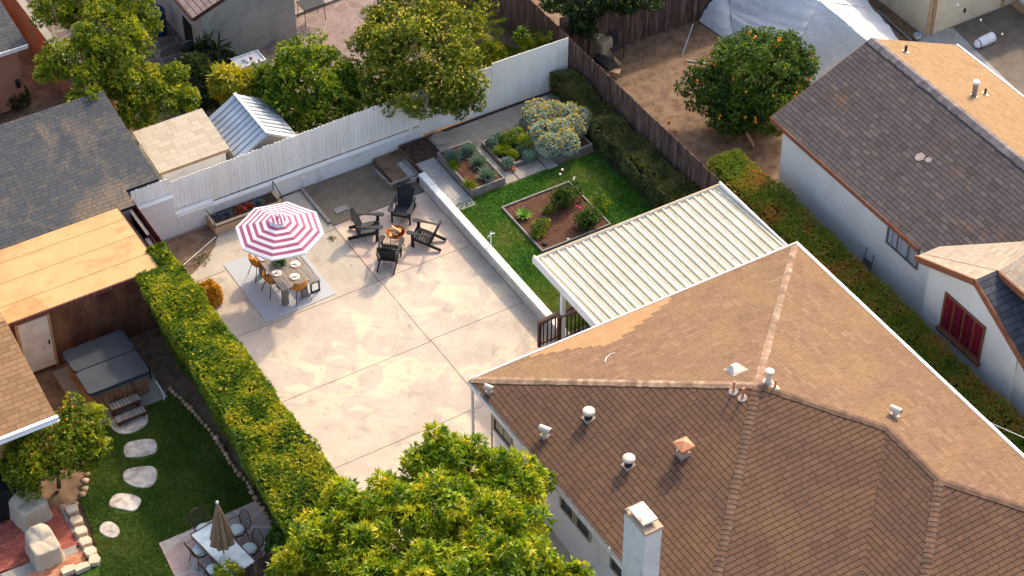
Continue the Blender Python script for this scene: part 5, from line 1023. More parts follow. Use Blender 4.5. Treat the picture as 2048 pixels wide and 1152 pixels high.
# ---------------------------------------------------------------- dining set
rg = thing('rug', 'pale grey woven outdoor rug under the dining table', 'rug', (-5.87, 3.97, 0)); mb = MB(); mb.prism([g2(447,530), g2(586,480), g2(672,588), g2(533,646)], .003, .016)
N = NT('woven_rug'); wv = N.n('ShaderNodeTexWave', wave_type='BANDS'); mp = N.n('ShaderNodeMapping'); mp.inputs['Rotation'].default_value = (0,0,.78); N.l(N.obj, mp.inputs[0]); N.l(mp.outputs[0], wv.inputs[0]); wv.inputs['Scale'].default_value = 4.5; wv.inputs['Distortion'].default_value = .6
sp = N.n('ShaderNodeSeparateXYZ'); N.l(N.obj, sp.inputs[0])
tri = N.math('PINGPONG', N.math('MULTIPLY', sp.outputs[0], 11.0), 1.0); zz_ = N.math('FRACT', N.math('ADD', N.math('MULTIPLY', sp.outputs[1], 12.0), N.math('MULTIPLY', tri, .9)))
N.bump(N.noise(80, 2), .4, .004); m_ = N.fin(N.mix(N.math('MULTIPLY', N.math('LESS_THAN', zz_, .4), .7), L(186,188,188), L(142,142,144)), .95, .1); mb.build('woven_field', m_, rg)
TX0, TX1, TY0, TY1 = -6.36, -5.42, 2.72, 4.62
tb = thing('dining_table', 'grey slatted wooden dining table under the striped umbrella', 'table', ((TX0+TX1)/2, (TY0+TY1)/2, 0)); mb = MB(); nb = 6
for i in range(nb): a = TX0+(TX1-TX0)*i/nb; mb.bx(a+.004, a+(TX1-TX0)/nb-.004, TY0, TY1, .70, .745)
mb.build('tabletop', M['table_wood'], tb)
for (x, y) in ((TX0+.06,TY0+.1),(TX1-.24,TY0+.1),(TX0+.06,TY1-.22),(TX1-.24,TY1-.22)): mb = MB(); mb.bx(x, x+.18, y, y+.12, .016, .698); mb.build('leg', M['table_wood'], tb)
mb = MB(); mb.bx(TX0+.06, TX1-.06, TY0+.24, TY0+.28, .6, .698); mb.build('crossbar', M['table_wood'], tb)
bn = thing('bench', 'grey slatted bench with a black metal frame on the far side of the dining table', 'bench', (-5.1, 3.9, 0)); bx0, bx1, by0, by1 = -5.37, -5.02, 2.85, 4.5; mb = MB()
for i in range(4): a = bx0+i*.095; mb.bx(a, a+.07, by0, by1, .43, .455)
mb.build('seat', M['grey_wood'], bn)
for y in (by0+.03, by1-.08): mb = MB(); mb.bx(bx0+.02, bx1-.02, y, y+.05, .38, .428); mb.bx(bx0+.02, bx0+.06, y, y+.05, .06, .38); mb.bx(bx1-.06, bx1-.02, y, y+.05, .06, .38); mb.bx(bx0+.02, bx1-.02, y, y+.05, .017, .06); mb.build('leg', M['black_metal'], bn)
# wicker chairs
M['wicker'] = nmat('tan_wicker', [L(150,96,30), L(186,130,52), L(200,148,70)], 30, bump=.6, bscale=90, dirt=L(130,80,24), dlo=.5, dhi=.8)
def wchair(label, loc, rz, proto=[None]):
    if proto[0] is not None: return dup(proto[0], loc, rz, label)
    t = thing('wicker_chair', label, 'chair', loc, 'tan wicker dining chairs', local=True, rz=rz); proto[0] = t
    mb = MB(); n, m = 9, 14; V = []; F = []   # one shell: seat sweeping up to backrest, facing +Y
    prof = [(.22,.44),(.14,.435),(.04,.425),(-.06,.425),(-.15,.44),(-.21,.49),(-.245,.57),(-.27,.67),(-.285,.76)]
    for i, (y, z) in enumerate(prof):
        s = i/(len(prof)-1); wd = .235 if s < .5 else .235+.02*math.sin((s-.5)*6)-.10*max(0, s-.8)*3
        for k_ in range(m):
            u = -1+2*k_/(m-1); dish = (abs(u)**2.4); V.append((u*wd, y+dish*(.13 if s > .55 else .02)*(1 if s > .5 else 0), z+dish*(.035+ (.05 if .35 < s < .75 else 0))))
    nP = len(prof)
    for i in range(nP-1):
        for k_ in range(m-1): a = i*m+k_; F.append((a, a+1, a+m+1, a+m))
    mb.mesh(V, F, 0, .5); sh = mb.build('seat_shell', M['wicker'], t, smooth=True); so_ = sh.modifiers.new('thick', 'SOLIDIFY'); so_.thickness = .022; sh.modifiers.new('sub', 'SUBSURF').levels = 1; sh.modifiers['sub'].render_levels = 1
    for x, y in ((-.2,.2),(.2,.2),(-.2,-.22),(.2,-.22)): mb = MB(); mb.tube([(x*.7,y*.6,.43),(x*1.12,y*1.12,0)], .011, 6); mb.build('leg', M['black_metal'], t)
    mb = MB(); mb.tube([(-.14,.12,.42),(.14,.12,.42)], .01, 6); mb.tube([(-.14,-.13,.42),(.14,-.13,.42)], .01, 6); mb.build('crossbar', M['black_metal'], t); t.scale = (1.14, 1.14, 1.1)
    return t
q = G(517,530,.44); wchair('tan wicker chair at the far end of the table\'s left side, mostly under the umbrella', (q[0]+.02,q[1],.016), -PI/2 if False else -math.pi/2)
q = G(546,563,.44); wchair('tan wicker chair at the near end of the table\'s left side', (q[0],q[1],.016), -math.pi/2+.05)
q = G(596,575,.44); wchair('tan wicker chair at the near short end of the dining table', (q[0],q[1]-.02,.016), .08)
# place settings
M['china'] = nmat('white_china', [L(232,228,220), L(242,238,232)], 4, rough=.25, bump=.0, spec=.5); M['charger'] = nmat('woven_charger', [L(176,128,74), L(206,160,104)], 30)
pg = 'plates laid on the dining table'
def plate(px, py, label, proto=[None]):
    c = G(px, py, .755); c[2] = .746
    if proto[0] is not None: return dup(proto[0], c, random.uniform(0, 3), label)
    t = thing('place_setting', label, 'plate', c, pg, local=True); proto[0] = t
    mb = MB(); mb.lathe([(.0,0),(.165,0),(.165,.008),(.0,.008)], (0,0,0), 24); mb.build('charger', M['charger'], t)
    mb = MB(); mb.lathe([(.06,.008),(.135,.024),(.137,.028),(.09,.018),(.0,.016)], (0,0,0), 24); mb.build('dinner_plate', M['china'], t, smooth=True)
    mb = MB(); mb.box((.0,.0,.034), (.05,.22,.012), .4); mb.build('napkin', nmat('linen', [L(214,200,184), L(228,216,202)], 9), t)
    mb = MB(); mb.lathe([(.022,.03),(.03,.045),(.02,.055)], (0,0,0), 8); mb.build('napkin_ring', M['charger'], t); t.scale = (1.12, 1.12, 1)
for q, lab in [((526,516),'plate under the umbrella edge at the far left of the table'), ((553,547),'plate in the middle of the left side of the dining table'), ((590,529),'plate on the right side of the dining table, near the bench'), ((589,554),'plate at the near end of the dining table')]: plate(*q, lab)
t = thing('centrepiece', 'leafy green fern centrepiece on the dining table, half hidden by the umbrella', 'plant', G(560,522,.75)); c = G(560,524,.75); p = np.tile(c+np.array([0,0,.1]), (160, 1))+RNG.normal(size=(160, 3))*np.array([.05,.05,.03]); nn = (p-c); nn /= np.linalg.norm(nn, axis=1)[:, None]
V, F, r_ = leaves(p, nn, .17, .035, .6, 3, droop=.3); arr_obj('fronds', V, F, r_, leafmat('leaf_fern', [L(34,84,14), L(66,120,24), L(100,148,40)], .3), t); mb = MB(); mb.lathe([(.06,0),(.08,.06),(.07,.1),(.05,.1)], c*np.array([1,1,0])+np.array([0,0,.747]), 12); mb.build('vase', M['china'], t)
# striped umbrella
um = thing('striped_umbrella', 'open octagonal patio umbrella with white and crimson concentric stripes', 'umbrella', (-5.86, 3.67, 0)); ca = G(557,437,2.62); cx, cy = ca[0], ca[1]
M['crim'] = leafmat('crimson_canvas', [L(168,88,116), L(182,102,126)], .25, rough=.8, tcol=(1.1,.9,.9,1)); M['canv'] = leafmat('white_canvas', [L(236,228,228), L(244,238,236)], .25, rough=.8, tcol=(1,1,1,1))
zr = 2.16; vt = [G(*q, zr) for q in [(543,519),(606,509),(643,468),(628,424),(571,401),(508,412),(470,450),(484,495)]]; rr = float(np.mean([np.hypot(v[0]-cx, v[1]-cy) for v in vt])); a0 = math.atan2(vt[0][1]-cy, vt[0][0]-cx)
def ring(mb, r0, r1, z0, z1, mi, sub=1):
    for i in range(8):
        p = []
        a, b = a0+i*math.pi/4, a0+(i+1)*math.pi/4
        for (r_, z_) in ((r0, z0), (r1, z1)): p.append([(cx+r_*math.cos(a), cy+r_*math.sin(a), z_), (cx+r_*(math.cos(a)+math.cos(b))/2, cy+r_*(math.sin(a)+math.sin(b))/2, z_-.018*r_/rr-.0), (cx+r_*math.cos(b), cy+r_*math.sin(b), z_)])
        mb.face([p[1][0], p[1][1], p[0][1], p[0][0]], mi, .5); mb.face([p[1][1], p[1][2], p[0][2], p[0][1]], mi, .5)
zc = lambda r_: 2.60-(2.60-zr)*(r_/rr)**1.15
mb = MB(); nst = 13
for i in range(nst): r1_ = rr*(i+1)/nst; r0_ = rr*i/nst; ring(mb, r0_, r1_, zc(r0_), zc(r1_), 0 if i % 2 == 0 else 1)
cn = mb.build('canopy', [M['canv'], M['crim']], um)
mb = MB(); ring(mb, rr-.002, rr+.004, zr, zr-.05, 0); mb.build('valance', M['canv'], cn)
mb = MB(); nst2 = 6     # vent cap: straight stripes
cap_r = .26; polyc = [(cx+cap_r*math.cos(a0+i*math.pi/4), cy+cap_r*math.sin(a0+i*math.pi/4)) for i in range(8)]
for i in range(8):
    a, b = polyc[i], polyc[(i+1) % 8]; nseg = 1
    mb.face([(cx,cy,2.67), (*a,2.605), (*b,2.605)], 0, .5)
dx, dy = math.cos(a0+.4), math.sin(a0+.4)
vc = mb.build('vent_cap', M['canv'], cn)
mb = MB()
for s_ in (-.17, -.055, .06, .17):
    hl = math.sqrt(max(0, (cap_r*.9)**2-s_**2)); p0 = (cx-dy*s_-dx*hl, cy+dx*s_-dy*hl); p1 = (cx-dy*s_+dx*hl, cy+dx*s_+dy*hl); pm = (cx-dy*s_, cy+dx*s_); zf = lambda r_: 2.674-.065*r_/cap_r*1.0+.0
    hw = .03
    def q3(p, o): x, y = p[0]-dy*o, p[1]+dx*o; r_ = math.hypot(x-cx, y-cy); return (x, y, 2.688-.070*min(1, r_/(cap_r*.93)))
    mb.face([q3(p0,-hw), q3(pm,-hw), q3(pm,hw), q3(p0,hw)], 0, .5); mb.face([q3(pm,-hw), q3(p1,-hw), q3(p1,hw), q3(pm,hw)], 0, .5)
mb.build('cap_stripe', M['crim'], vc)
mb = MB(); mb.lathe([(.02,2.66),(.03,2.69),(.012,2.73)], (cx,cy,0), 8); mb.build('finial', M['steel'], um)
mb = MB(); mb.tube([(cx,cy,.05),(cx,cy,2.66)], .02, 8); mb.build('pole', M['black_metal'], um)
mb = MB(); mb.lathe([(.24,.018),(.24,.05),(.05,.09),(.035,.3)], (cx,cy,0), 16); mb.build('base', M['black_metal'], um)
for i in range(8): a = a0+i*math.pi/4; mb = MB(); mb.tube([(cx,cy,2.56),(cx+rr*.97*math.cos(a),cy+rr*.97*math.sin(a),zr-.01)], .008, 5); mb.build('rib', M['steel'], um)

# ---------------------------------------------------------------- adirondack chairs and fire pit
PIT = G(792,474,0)
def adir(label, loc, rz, proto=[None]):
    if proto[0] is not None: return dup(proto[0], loc, rz, label)
    t = thing('adirondack_chair', label, 'chair', loc, 'black adirondack chairs around the fire bowl', local=True, rz=rz); proto[0] = t; B = M['black_paint']
    mb = MB()
    for i in range(8):
        s = i/7; y = .30-.56*s; z = .375-.13*s-.02*math.sin(s*3.1); mb.box((0,y,z), (.50,.076,.02), 0, rx=-.22)
    mb.box((0,.335,.335), (.50,.02,.09)); mb.build('seat', B, t)
    mb = MB(); n = 7
    for i in range(n):
        u = (i-(n-1)/2)/((n-1)/2); top = 1.02-.13*abs(u)**1.8; x0 = u*.19; x1 = u*.255; y0, z0 = -.22, .27; k_ = (top-z0); y1 = y0-k_*.40
        p, q_ = Vector((x0,y0,z0)), Vector((x1,y1,top)); mb.beam(p, p.lerp(q_, .93), .078, .018, up=(0,1,.4)); mb.beam(p.lerp(q_, .931), q_, .052, .018, up=(0,1,.4))
    bk = mb.build('backrest', B, t); mb = MB(); mb.box((0,-.275,.33), (.46,.025,.06)); mb.box((0,-.47,.78), (.54,.025,.06)); mb.build('back_rail', B, t)
    for sx in (-1, 1):
        mb = MB(); P_ = [(.215,.46),(.30,.50),(.385,.46),(.40,.34),(.37,.1),(.34,-.15),(.335,-.34),(.285,-.36),(.28,-.1),(.27,.15),(.22,.34)]
        # arm: board outline with thickness
        mb.prism([(sx*x, y) for x, y in P_], .565, .588, bev=.004); mb.build('arm', B, t)
        mb = MB(); mb.bx(min(sx*.27,sx*.31), max(sx*.27,sx*.31), .24, .34, 0, .563); mb.build('front_leg', B, t)
        mb = MB(); mb.beam((sx*.262,.34,.31), (sx*.262,-.02,.24), .03, .11); mb.beam((sx*.262,-.02,.24), (sx*.262,-.62,.055), .03, .11); mb.build('side_rail', B, t)
        mb = MB(); mb.beam((sx*.292,-.22,.16), (sx*.31,-.36,.565), .03, .07, up=(0,1,0)); mb.build('back_leg', B, t)
    return t
def face_pit(p): d = PIT-p; return math.atan2(d[1], d[0])-math.pi/2
for (px, py, z, dr, lab) in [(806,417,.36,.0,'black adirondack chair beyond the fire bowl, back to the gravel bed'), (736,452,.36,.12,'black adirondack chair left of the fire bowl with a bright streak on its seat'), (849,468,.36,.0,'black adirondack chair right of the fire bowl, near the block wall'), (779,504,.36,-.05,'black adirondack chair nearest the camera, back to the open patio')]:
    p = G(px, py, z); p[2] = 0; adir(lab.replace(' with a bright streak on its seat', ', beside the gravel edge'), p, face_pit(p)+dr)
c = G(791,462,.42)*np.array([1,1,0]); fpit = thing('fire_bowl', 'round copper fire bowl full of split logs on black legs', 'fire bowl', c)
mb = MB(); mb.lathe([(.06,.20),(.17,.23),(.25,.30),(.29,.40),(.31,.405),(.285,.38),(.23,.30),(.15,.255),(.0,.25)], c, 26); mb.build('bowl', M['copper'], fpit, smooth=True)
for i in range(4):
    a = .4+i*math.pi/2; e = np.array([math.cos(a), math.sin(a), 0]); mb = MB(); mb.tube([c+e*.27+np.array([0,0,.37]), c+e*.26+np.array([0,0,.18]), c+e*.30+np.array([0,0,.04]), c+e*.34+np.array([0,0,.0]), c+e*.36+np.array([0,0,.03])], .011, 6); mb.build('leg', M['black_metal'], fpit)
mb = MB(); mb.tube([c+np.array([.2*math.cos(a), .2*math.sin(a), .17]) for a in np.linspace(0, 2*math.pi, 17)], .009, 5, cap=False); mb.build('ring', M['black_metal'], fpit)
logs = [((-.12,.08,.42),(.16,-.04,.38)),((-.05,.17,.50),(.1,-.14,.42)),((-.2,.1,.52),(.02,.03,.44)),((.0,-.15,.36),(-.14,.0,.4)),((.08,.12,.36),(.2,.0,.4)),((-.16,-.08,.34),(.1,.12,.34))]
for i, (a, b) in enumerate(logs):
    mb = MB(); mb.beam(c+np.array(a), c+np.array(b), .085, .07, up=(.3*i%1,.4,1)); meta(mb.build('firewood_log', M['log'], bevel=.01), 'split pale log in the copper fire bowl', 'log', 'split logs in the fire bowl')

# ---------------------------------------------------------------- hot tub corner
tub = thing('hot_tub', 'hot tub with a grey folding cover and weathered wood sides', 'hot tub', (-12.1, 2.4, 0)); hx0, hx1, hy0, hy1 = -13.08, -11.18, 1.38, 3.42
mb = MB(); mb.bx(hx0+.12, hx1-.1, hy0+.1, hy1-.1, .1, .78)
for x in np.arange(hx0+.14, hx1-.15, .075): mb.bx(x, x+.06, hy0+.085, hy0+.099, .12, .74)
for y in np.arange(hy0+.12, hy1-.15, .075): mb.bx(hx0+.105, hx0+.119, y, y+.06, .12, .74)
mb.build('wood_side', nmat('tub_wood', [L(120,84,58), L(160,120,88)], 5, rnd=.25, stretch=(3,3,.4)), tub)
def rrect(x0, x1, y0, y1, r, n=5): return [(cx_+r*math.cos(a), cy_+r*math.sin(a)) for cx_, cy_, s in ((x1-r,y1-r,0),(x0+r,y1-r,90),(x0+r,y0+r,180),(x1-r,y0+r,270)) for a in [math.radians(s+90*i/n) for i in range(n+1)]]
M['cover'] = nmat('grey_vinyl', [L(50,54,60), L(64,68,74)], 1.4, rough=.65, bump=.08, bscale=12, spec=.25, dirt=L(80,80,80), dlo=.6, dhi=.9)
mb = MB(); mb.prism(rrect(hx0+.03, hx1-.03, hy0+.03, hy1-.03, .14), .781, .86); mb.build('shell_rim', nmat('teal_shell', [L(60,88,100), L(80,108,118)], 4, rough=.4), tub)
ym = (hy0+hy1)/2+.02
for (a, b) in ((hy0, ym-.012), (ym+.012, hy1)):
    mb = MB(); rr_ = rrect(hx0, hx1, a, b, .13); rr2 = [(x, (max(y, a) if True else y)) for x, y in rr_]; mb.prism(rr2, .862, .97, bev=.018); mb.build('cover_half', M['cover'], tub)
mb = MB(); mb.box((-11.14,1.6,.7), (.05,.05,.5)); mb.build('cover_lifter', M['black_metal'], tub)
mb = MB(); mb.prism([(-13.35,1.05),(-10.9,1.05),(-10.9,3.7),(-13.35,3.7)], -.06, .06); struct('tub_pad', mb, M['concrete'])
hs2 = thing('tub_steps', 'two-tread slatted wooden steps in front of the hot tub', 'steps', G(246,822,0)); c = G(250,812,.3)
for k_, (yy, zz) in enumerate(((1.12,.42),(.78,.22))):
    mb = MB()
    for i in range(9): x = c[0]-.42+i*.098; mb.bx(x, x+.082, yy-.13, yy+.14, zz, zz+.03)
    tr_ = mb.build('tread', M['grey_wood'], hs2); mb = MB(); mb.bx(c[0]-.44, c[0]+.46, yy-.16, yy-.132, zz-.06, zz+.025); mb.bx(c[0]-.40,c[0]-.34,yy-.1,yy+.1,.02,zz-.001); mb.bx(c[0]+.36,c[0]+.42,yy-.1,yy+.1,.02,zz-.001); mb.build('riser', M['brown_stain'], tr_)
mb = MB(); mb.tube([(-11.05,1.5,.4),(-11.0,1.3,.25),(-10.98,1.12,.08),(-11.05,.98,.06)], .018, 6); meta(mb.build('hose', M['white_metal']), 'short white hose at the right corner of the hot tub', 'hose')
st_l = ['pink stepping slab right in front of the hot tub steps', 'oblong stepping stone next beyond the pink slab', 'largest pale stepping stone, in the middle of the row on the left lawn', 'kite-shaped stepping stone with a dark left end', 'small round stepping stone at the near end of the row']
st_p = [[(214,850),(240,871),(268,866),(292,853),(298,836),(290,820),(262,816),(236,826)], [(247,888),(275,880),(304,877),(314,884),(315,903),(303,911),(262,917),(247,914)], [(250,938),(285,933),(306,932),(316,944),(312,965),(298,978),(265,974),(243,960)], [(228,986),(262,988),(285,997),(278,1015),(266,1025),(240,1018),(213,1014)], [(204,1045),(222,1042),(238,1055),(240,1068),(230,1078),(210,1074),(196,1062)]]
for p_, l_ in zip(st_p, st_l): flat_stone(p_, .022, .028, l_, 'stone', group='stepping stones on the left lawn')
line = [(337,776),(357,795),(384,821),(408,850),(429,874),(446,899),(459,923),(476,947),(493,964),(507,991),(515,1005),(530,1025),(545,1050),(560,1074)]
LP = [np.array(g2(*q)) for q in line]; acc = 0; k_ = 0
for a, b in zip(LP, LP[1:]):
    d = np.linalg.norm(b-a); n_ = max(1, int(d/.17))
    for i in range(n_):
        p = a+(b-a)*(i+.5)/n_; mb = MB(); s = random.uniform(.065, .10); mb.lathe([(.0,-.03),(s*.7,-.03),(s,.02),(s*.85,.07),(s*.5,.105),(.0,.115)], (p[0]+random.uniform(-.02,.02),p[1],.0), 9, sx=random.uniform(.8,1.3), sy=random.uniform(.8,1.2), wob=.15, rz=random.uniform(0,3))
        meta(mb.build('border_stone', M['river'], smooth=True), 'rounded tan stone in the row edging the left lawn below the tall hedge', 'stone', 'rounded stones edging the left lawn'); k_ += 1
for q, l_ in [((174,948),'rounded stone at the top of the short row beside the citrus tree'), ((171,963),'squarish stone second in the short row beside the citrus tree'), ((170,979),'narrow upright stone in the short row beside the citrus tree'), ((165,990),'small pale stone in the short row beside the citrus tree'), ((125,1015),'brown stone at the foot of the citrus tree near the brick terrace'), ((150,1010),'small brown stone at the top of the edging blocks')]: rock(*q, .02, .11, l_, 'river', 'rounded_stone', .8, 'stone')
for i, q in enumerate([(145,1024),(154,1046),(163,1067),(172,1088),(182,1108)]):
    c = g2(*q); mb = MB(); e = [(-.14,-.13),(.10,-.16),(.17,-.02),(.13,.12),(-.10,.16),(-.17,.05)]; mb.prism([(c[0]+x, c[1]+y) for x, y in e], 0, .16, bev=.012); meta(mb.build('edging_block', M['edge_block']), 'tan edging block in the stepped row between the left lawn and the brick terrace', 'block', 'tan blocks in the stepped row')
for q, e, l_ in [((188,1124),[(-.2,-.1),(.05,-.2),(.17,-.1),(.16,.12),(-.02,.2)],'tan edging block at the corner of the block row'), ((166,1139),[(-.22,-.1),(.18,-.1),(.22,.06),(.0,.14),(-.2,.1)],'tan edging block next to the corner block, on the near side'), ((138,1144),[(-.2,-.12),(.16,-.12),(.2,.08),(-.05,.14),(-.2,.08)],'sunlit tan edging block on the near side of the brick path')]:
    c = g2(*q); mb = MB(); mb.prism([(c[0]+x, c[1]+y) for x, y in e], 0, .15, bev=.012); meta(mb.build('edging_block', M['edge_block']), l_, 'block')
# draped furniture covers
M['drape'] = nmat('canvas_cover', [L(176,160,136), L(194,178,154)], 1.5, bump=.3, bscale=6, rough=.8, dirt=L(170,150,126), dlo=.55, dhi=.85)
def draped(name, label, c, sx, sy, h, rz, mat, lumps, cat='covered chair'):
    n = 64; V = []; F = []; rows = [(1.12,0),(1.07,.12),(1.03,.35),(1.0,.65),(.985,.9),(.965,.97),(.93,1.0),(.8,1.01),(.62,1.0),(.42,.99),(.2,.985),(.001,.985)]
    for rad, zf in rows:
        for k in range(n):
            a = 2*math.pi*k/n; sq = 1/(abs(math.cos(a))**7+abs(math.sin(a))**7)**(1/7); wall = max(0, 1-zf)
            pl_f = 1+wall*(.055*abs(math.sin(a*5+.7))+.03*abs(math.sin(a*11)))-.02*(1-abs(wall-.5))*math.sin(a*3)
            x, y = rad*sq*math.cos(a)*sx*pl_f, rad*sq*math.sin(a)*sy*pl_f; zz = h*zf
            for lx, ly, lr, lh in lumps: zz += lh*min(1, zf*1.4)*min(1, max(0, 1.25-max(abs(x-lx)/lr, abs(y-ly)/(lr*.8))))
            if zf > .9: zz += .018*abs(math.sin(x*11+y*5))+.014*abs(math.sin(y*13-x*4))
            V.append((c[0]+x*math.cos(rz)-y*math.sin(rz), c[1]+x*math.sin(rz)+y*math.cos(rz), c[2]+zz))
    for i in range(len(rows)-1): F += [(i*n+k, i*n+(k+1)%n, (i+1)*n+(k+1)%n, (i+1)*n+k) for k in range(n)]
    mb = MB(); mb.mesh(V, F, 0, .5); return meta(mb.build(name, mat, smooth=True), label, cat)
draped('covered_chair', 'bulky chair under a pale canvas cover below the citrus tree', G(60,1030,0), .42, .46, .58, .2, M['drape'], [(0,.28,.3,.22)])
draped('covered_sofa', 'bulky seat under a pale canvas cover next to the brick path, nearer the camera', G(90,1108,0), .37, .48, .52, .0, M['drape'], [(.0,.34,.3,.22)])
draped('covered_grill', 'grill under a black cover at the left edge behind the canvas covers', G(8,1010,0), .42, .5, .95, .1, nmat('black_cover', [L(16,16,18), L(28,28,30)], 3, rough=.6), [(0,0,.3,.1)], 'covered grill')

# ---------------------------------------------------------------- left terrace table set
M['bronze'] = nmat('bronze_metal', [L(70,54,48), L(104,84,74)], 7, rough=.45, metal=.3); M['cushion'] = nmat('floral_cushion', [L(206,214,202), L(222,226,216)], 9, detail=3, dirt=L(120,90,84), dirtscale=16, dlo=.6, dhi=.66)
N = NT('frosted_glass_top'); N.bump(N.noise(14, 4), .15, .01); N.fin(N.ramp(N.noise(3, 7), [(.35, L(176,190,188)), (.65, L(214,222,218))]), .12, .6); M['gtop'] = N.m
cr = [np.array(g2(*q, .72)) for q in [(386,1067),(424,1045),(510,1130),(440,1180)]]
p00 = cr[0]; ux = cr[1]-cr[0]; uy = (cr[2]-cr[1]); ang = math.atan2(ux[1], ux[0]); tw = np.linalg.norm(ux); tl = np.linalg.norm(uy)
tcx, tcy = (cr[1]+cr[0])/2+uy*.5
tt = thing('glass_table', 'rectangular glass-topped metal table on the left stone terrace', 'table', (tcx, tcy, .03), rz=ang, local=True); tw = min(max(tw, .8), 1.1)
mb = MB(); mb.bx(-tw/2, tw/2, -tl/2, tl/2, .68, .70); mb.build('glass_top', M['gtop'], tt)
mb = MB(); 
for a, b in (((-tw/2,-tl/2),(tw/2,-tl/2)),((tw/2,-tl/2),(tw/2,tl/2)),((tw/2,tl/2),(-tw/2,tl/2)),((-tw/2,tl/2),(-tw/2,-tl/2))): mb.beam((*a,.69), (*b,.69), .035, .045)
mb.build('rim', M['bronze'], tt)
for x, y in ((-1,-1),(1,-1),(1,1),(-1,1)): mb = MB(); mb.tube([(x*(tw/2-.1),y*(tl/2-.12),.68),(x*(tw/2-.16),y*(tl/2-.2),.35),(x*(tw/2-.08),y*(tl/2-.1),0)], .02, 6); mb.build('leg', M['bronze'], tt)
def lattice(label, loc, rz, proto=[None]):
    if proto[0] is not None: return dup(proto[0], loc, rz, label)
    t = thing('lattice_chair', label, 'chair', loc, 'round-backed metal chairs at the glass table', local=True, rz=rz); proto[0] = t
    mb = MB(); mb.lathe([(.0,.40),(.22,.40),(.24,.42),(.24,.44),(.2,.445),(.0,.445)], (0,0,0), 18); mb.build('seat', M['bronze'], t)
    mb = MB(); mb.lathe([(.20,.447),(.225,.47),(.2,.50),(.0,.515)], (0,.01,0), 18, sy=.95); mb.build('cushion', M['cushion'], t, smooth=True)
    yb = lambda z: -.20-(z-.45)*.32
    rp = [(.25*math.cos(a), yb(.68+.25*math.sin(a)), .68+.27*math.sin(a)) for a in np.linspace(0, 2*math.pi, 25)]
    mb = MB(); mb.tube(rp, .016, 6, cap=False); bk = mb.build('back_frame', M['steel'] if False else M['bronze'], t); mb = MB()
    for k in range(-4, 5):
        for sg in (-1, 1):
            pts = []
            for s in np.linspace(-1, 1, 13):
                x = k*.058+s*.12*sg; z = .68+s*.25
                if (x/.245)**2+((z-.68)/.265)**2 < 1: pts.append((x, yb(z), z))
            if len(pts) > 1: mb.tube(pts, .006, 4)
    mb.build('lattice', M['bronze'], bk)
    for sx in (-1, 1): mb = MB(); mb.tube([(sx*.24,-.24,.66),(sx*.29,-.05,.66),(sx*.28,.18,.63),(sx*.24,.2,.44)], .013, 6); mb.build('arm', M['bronze'], t)
    for x, y in ((-.18,.17),(.18,.17),(-.17,-.18),(.17,-.18)): mb = MB(); mb.tube([(x,y,.42),(x*1.1,y*1.1,.2),(x*1.35,y*1.35,0)], .013, 6); mb.build('leg', M['bronze'], t)
    return t
T_ = np.array([tcx, tcy])
for q, lab in [((408,1060),'round-backed metal chair at the lawn end of the glass table'), ((475,1062),'lattice-backed metal chair on the hedge side, nearer the lawn'), ((500,1100),'lattice-backed metal chair on the hedge side, nearer the camera'), ((400,1103),'lattice-backed metal chair on the lawn side of the glass table'), ((428,1142),'lattice-backed metal chair at the near left corner of the glass table')]:
    g = G(*q, .45); far = q == (408,1060)
    v = T_-g[:2] if not far else -np.array(uy)*-1
    sgn = 1 if (g[:2]-T_)@(ux/np.linalg.norm(ux)) > 0 else -1
    d = uy/np.linalg.norm(uy) if far else -sgn*ux/np.linalg.norm(ux)
    lattice(lab, (g[0], g[1], .036), math.atan2(d[1], d[0])-math.pi/2)
cu = thing('closed_umbrella', 'closed brown umbrella standing through the glass table', 'umbrella', (0,0,0)); cu.location = (0,0,0)
b0 = G(448,1108,.7); ux_, uy_ = b0[0], b0[1]; cu.location = (ux_, uy_, .03); OFF[cu.name] = np.array([ux_, uy_, .03])
mb = MB(); mb.tube([(ux_,uy_,.03),(ux_,uy_,2.68)], .019, 8); mb.build('pole', M['black_metal'], cu)
mb = MB(); mb.lathe([(.22,.04),(.22,.08),(.04,.14)], (ux_,uy_,0), 16); mb.build('base', M['black_metal'], cu)
mb = MB(); V = []; F = []; n = 32; prof = [(.03,2.66),(.06,2.5),(.11,2.2),(.16,1.9),(.21,1.6),(.25,1.35),(.28,1.15)]
for r_, z_ in prof:
    for k in range(n):
        a = 2*math.pi*k/n; q_ = r_*(1+.28*math.cos(8*a)*min(1, (2.66-z_)*2)); V.append((ux_+q_*math.cos(a), uy_+q_*math.sin(a), z_+.05*math.cos(8*a)*(1 if z_ < 1.2 else 0)))
for i in range(len(prof)-1): F += [(i*n+k, i*n+(k+1)%n, (i+1)*n+(k+1)%n, (i+1)*n+k) for k in range(n)]
mb.mesh(V, F, 0, .5); mb.build('folded_canopy', nmat('brown_canvas', [L(134,106,78), L(160,132,102)], 3, rough=.9), cu)
mb = MB(); mb.lathe([(.02,2.66),(.04,2.69),(.035,2.74),(.0,2.77)], (ux_,uy_,0), 10); mb.build('finial', M['china'], cu, smooth=True)
tf = thing('terrace_fence', 'low brown wooden fence at the near edge of the left stone terrace', 'fence', G(500,1150,0)); a = g2(585,1070,1.0); b = g2(440,1165,1.0)
mb = MB(); pickets(mb, a, b, lambda t: 0, lambda t: .95, .12); mb.build('picket_panel', M['dark_wood'], tf)
shrub('yellow_shrub', 'yellow-green shrub poking up before the near end of the glass table', 'shrub', 462, 1196, 0, .38, .85, 420, 4, .14, .035, Y1_)
shrub('dark_green_shrub', 'dark green shrub at the near foot of the tall clipped hedge', 'shrub', 590, 1130, 0, .6, 1.2, 1800, 4, .12, .045, LMo)

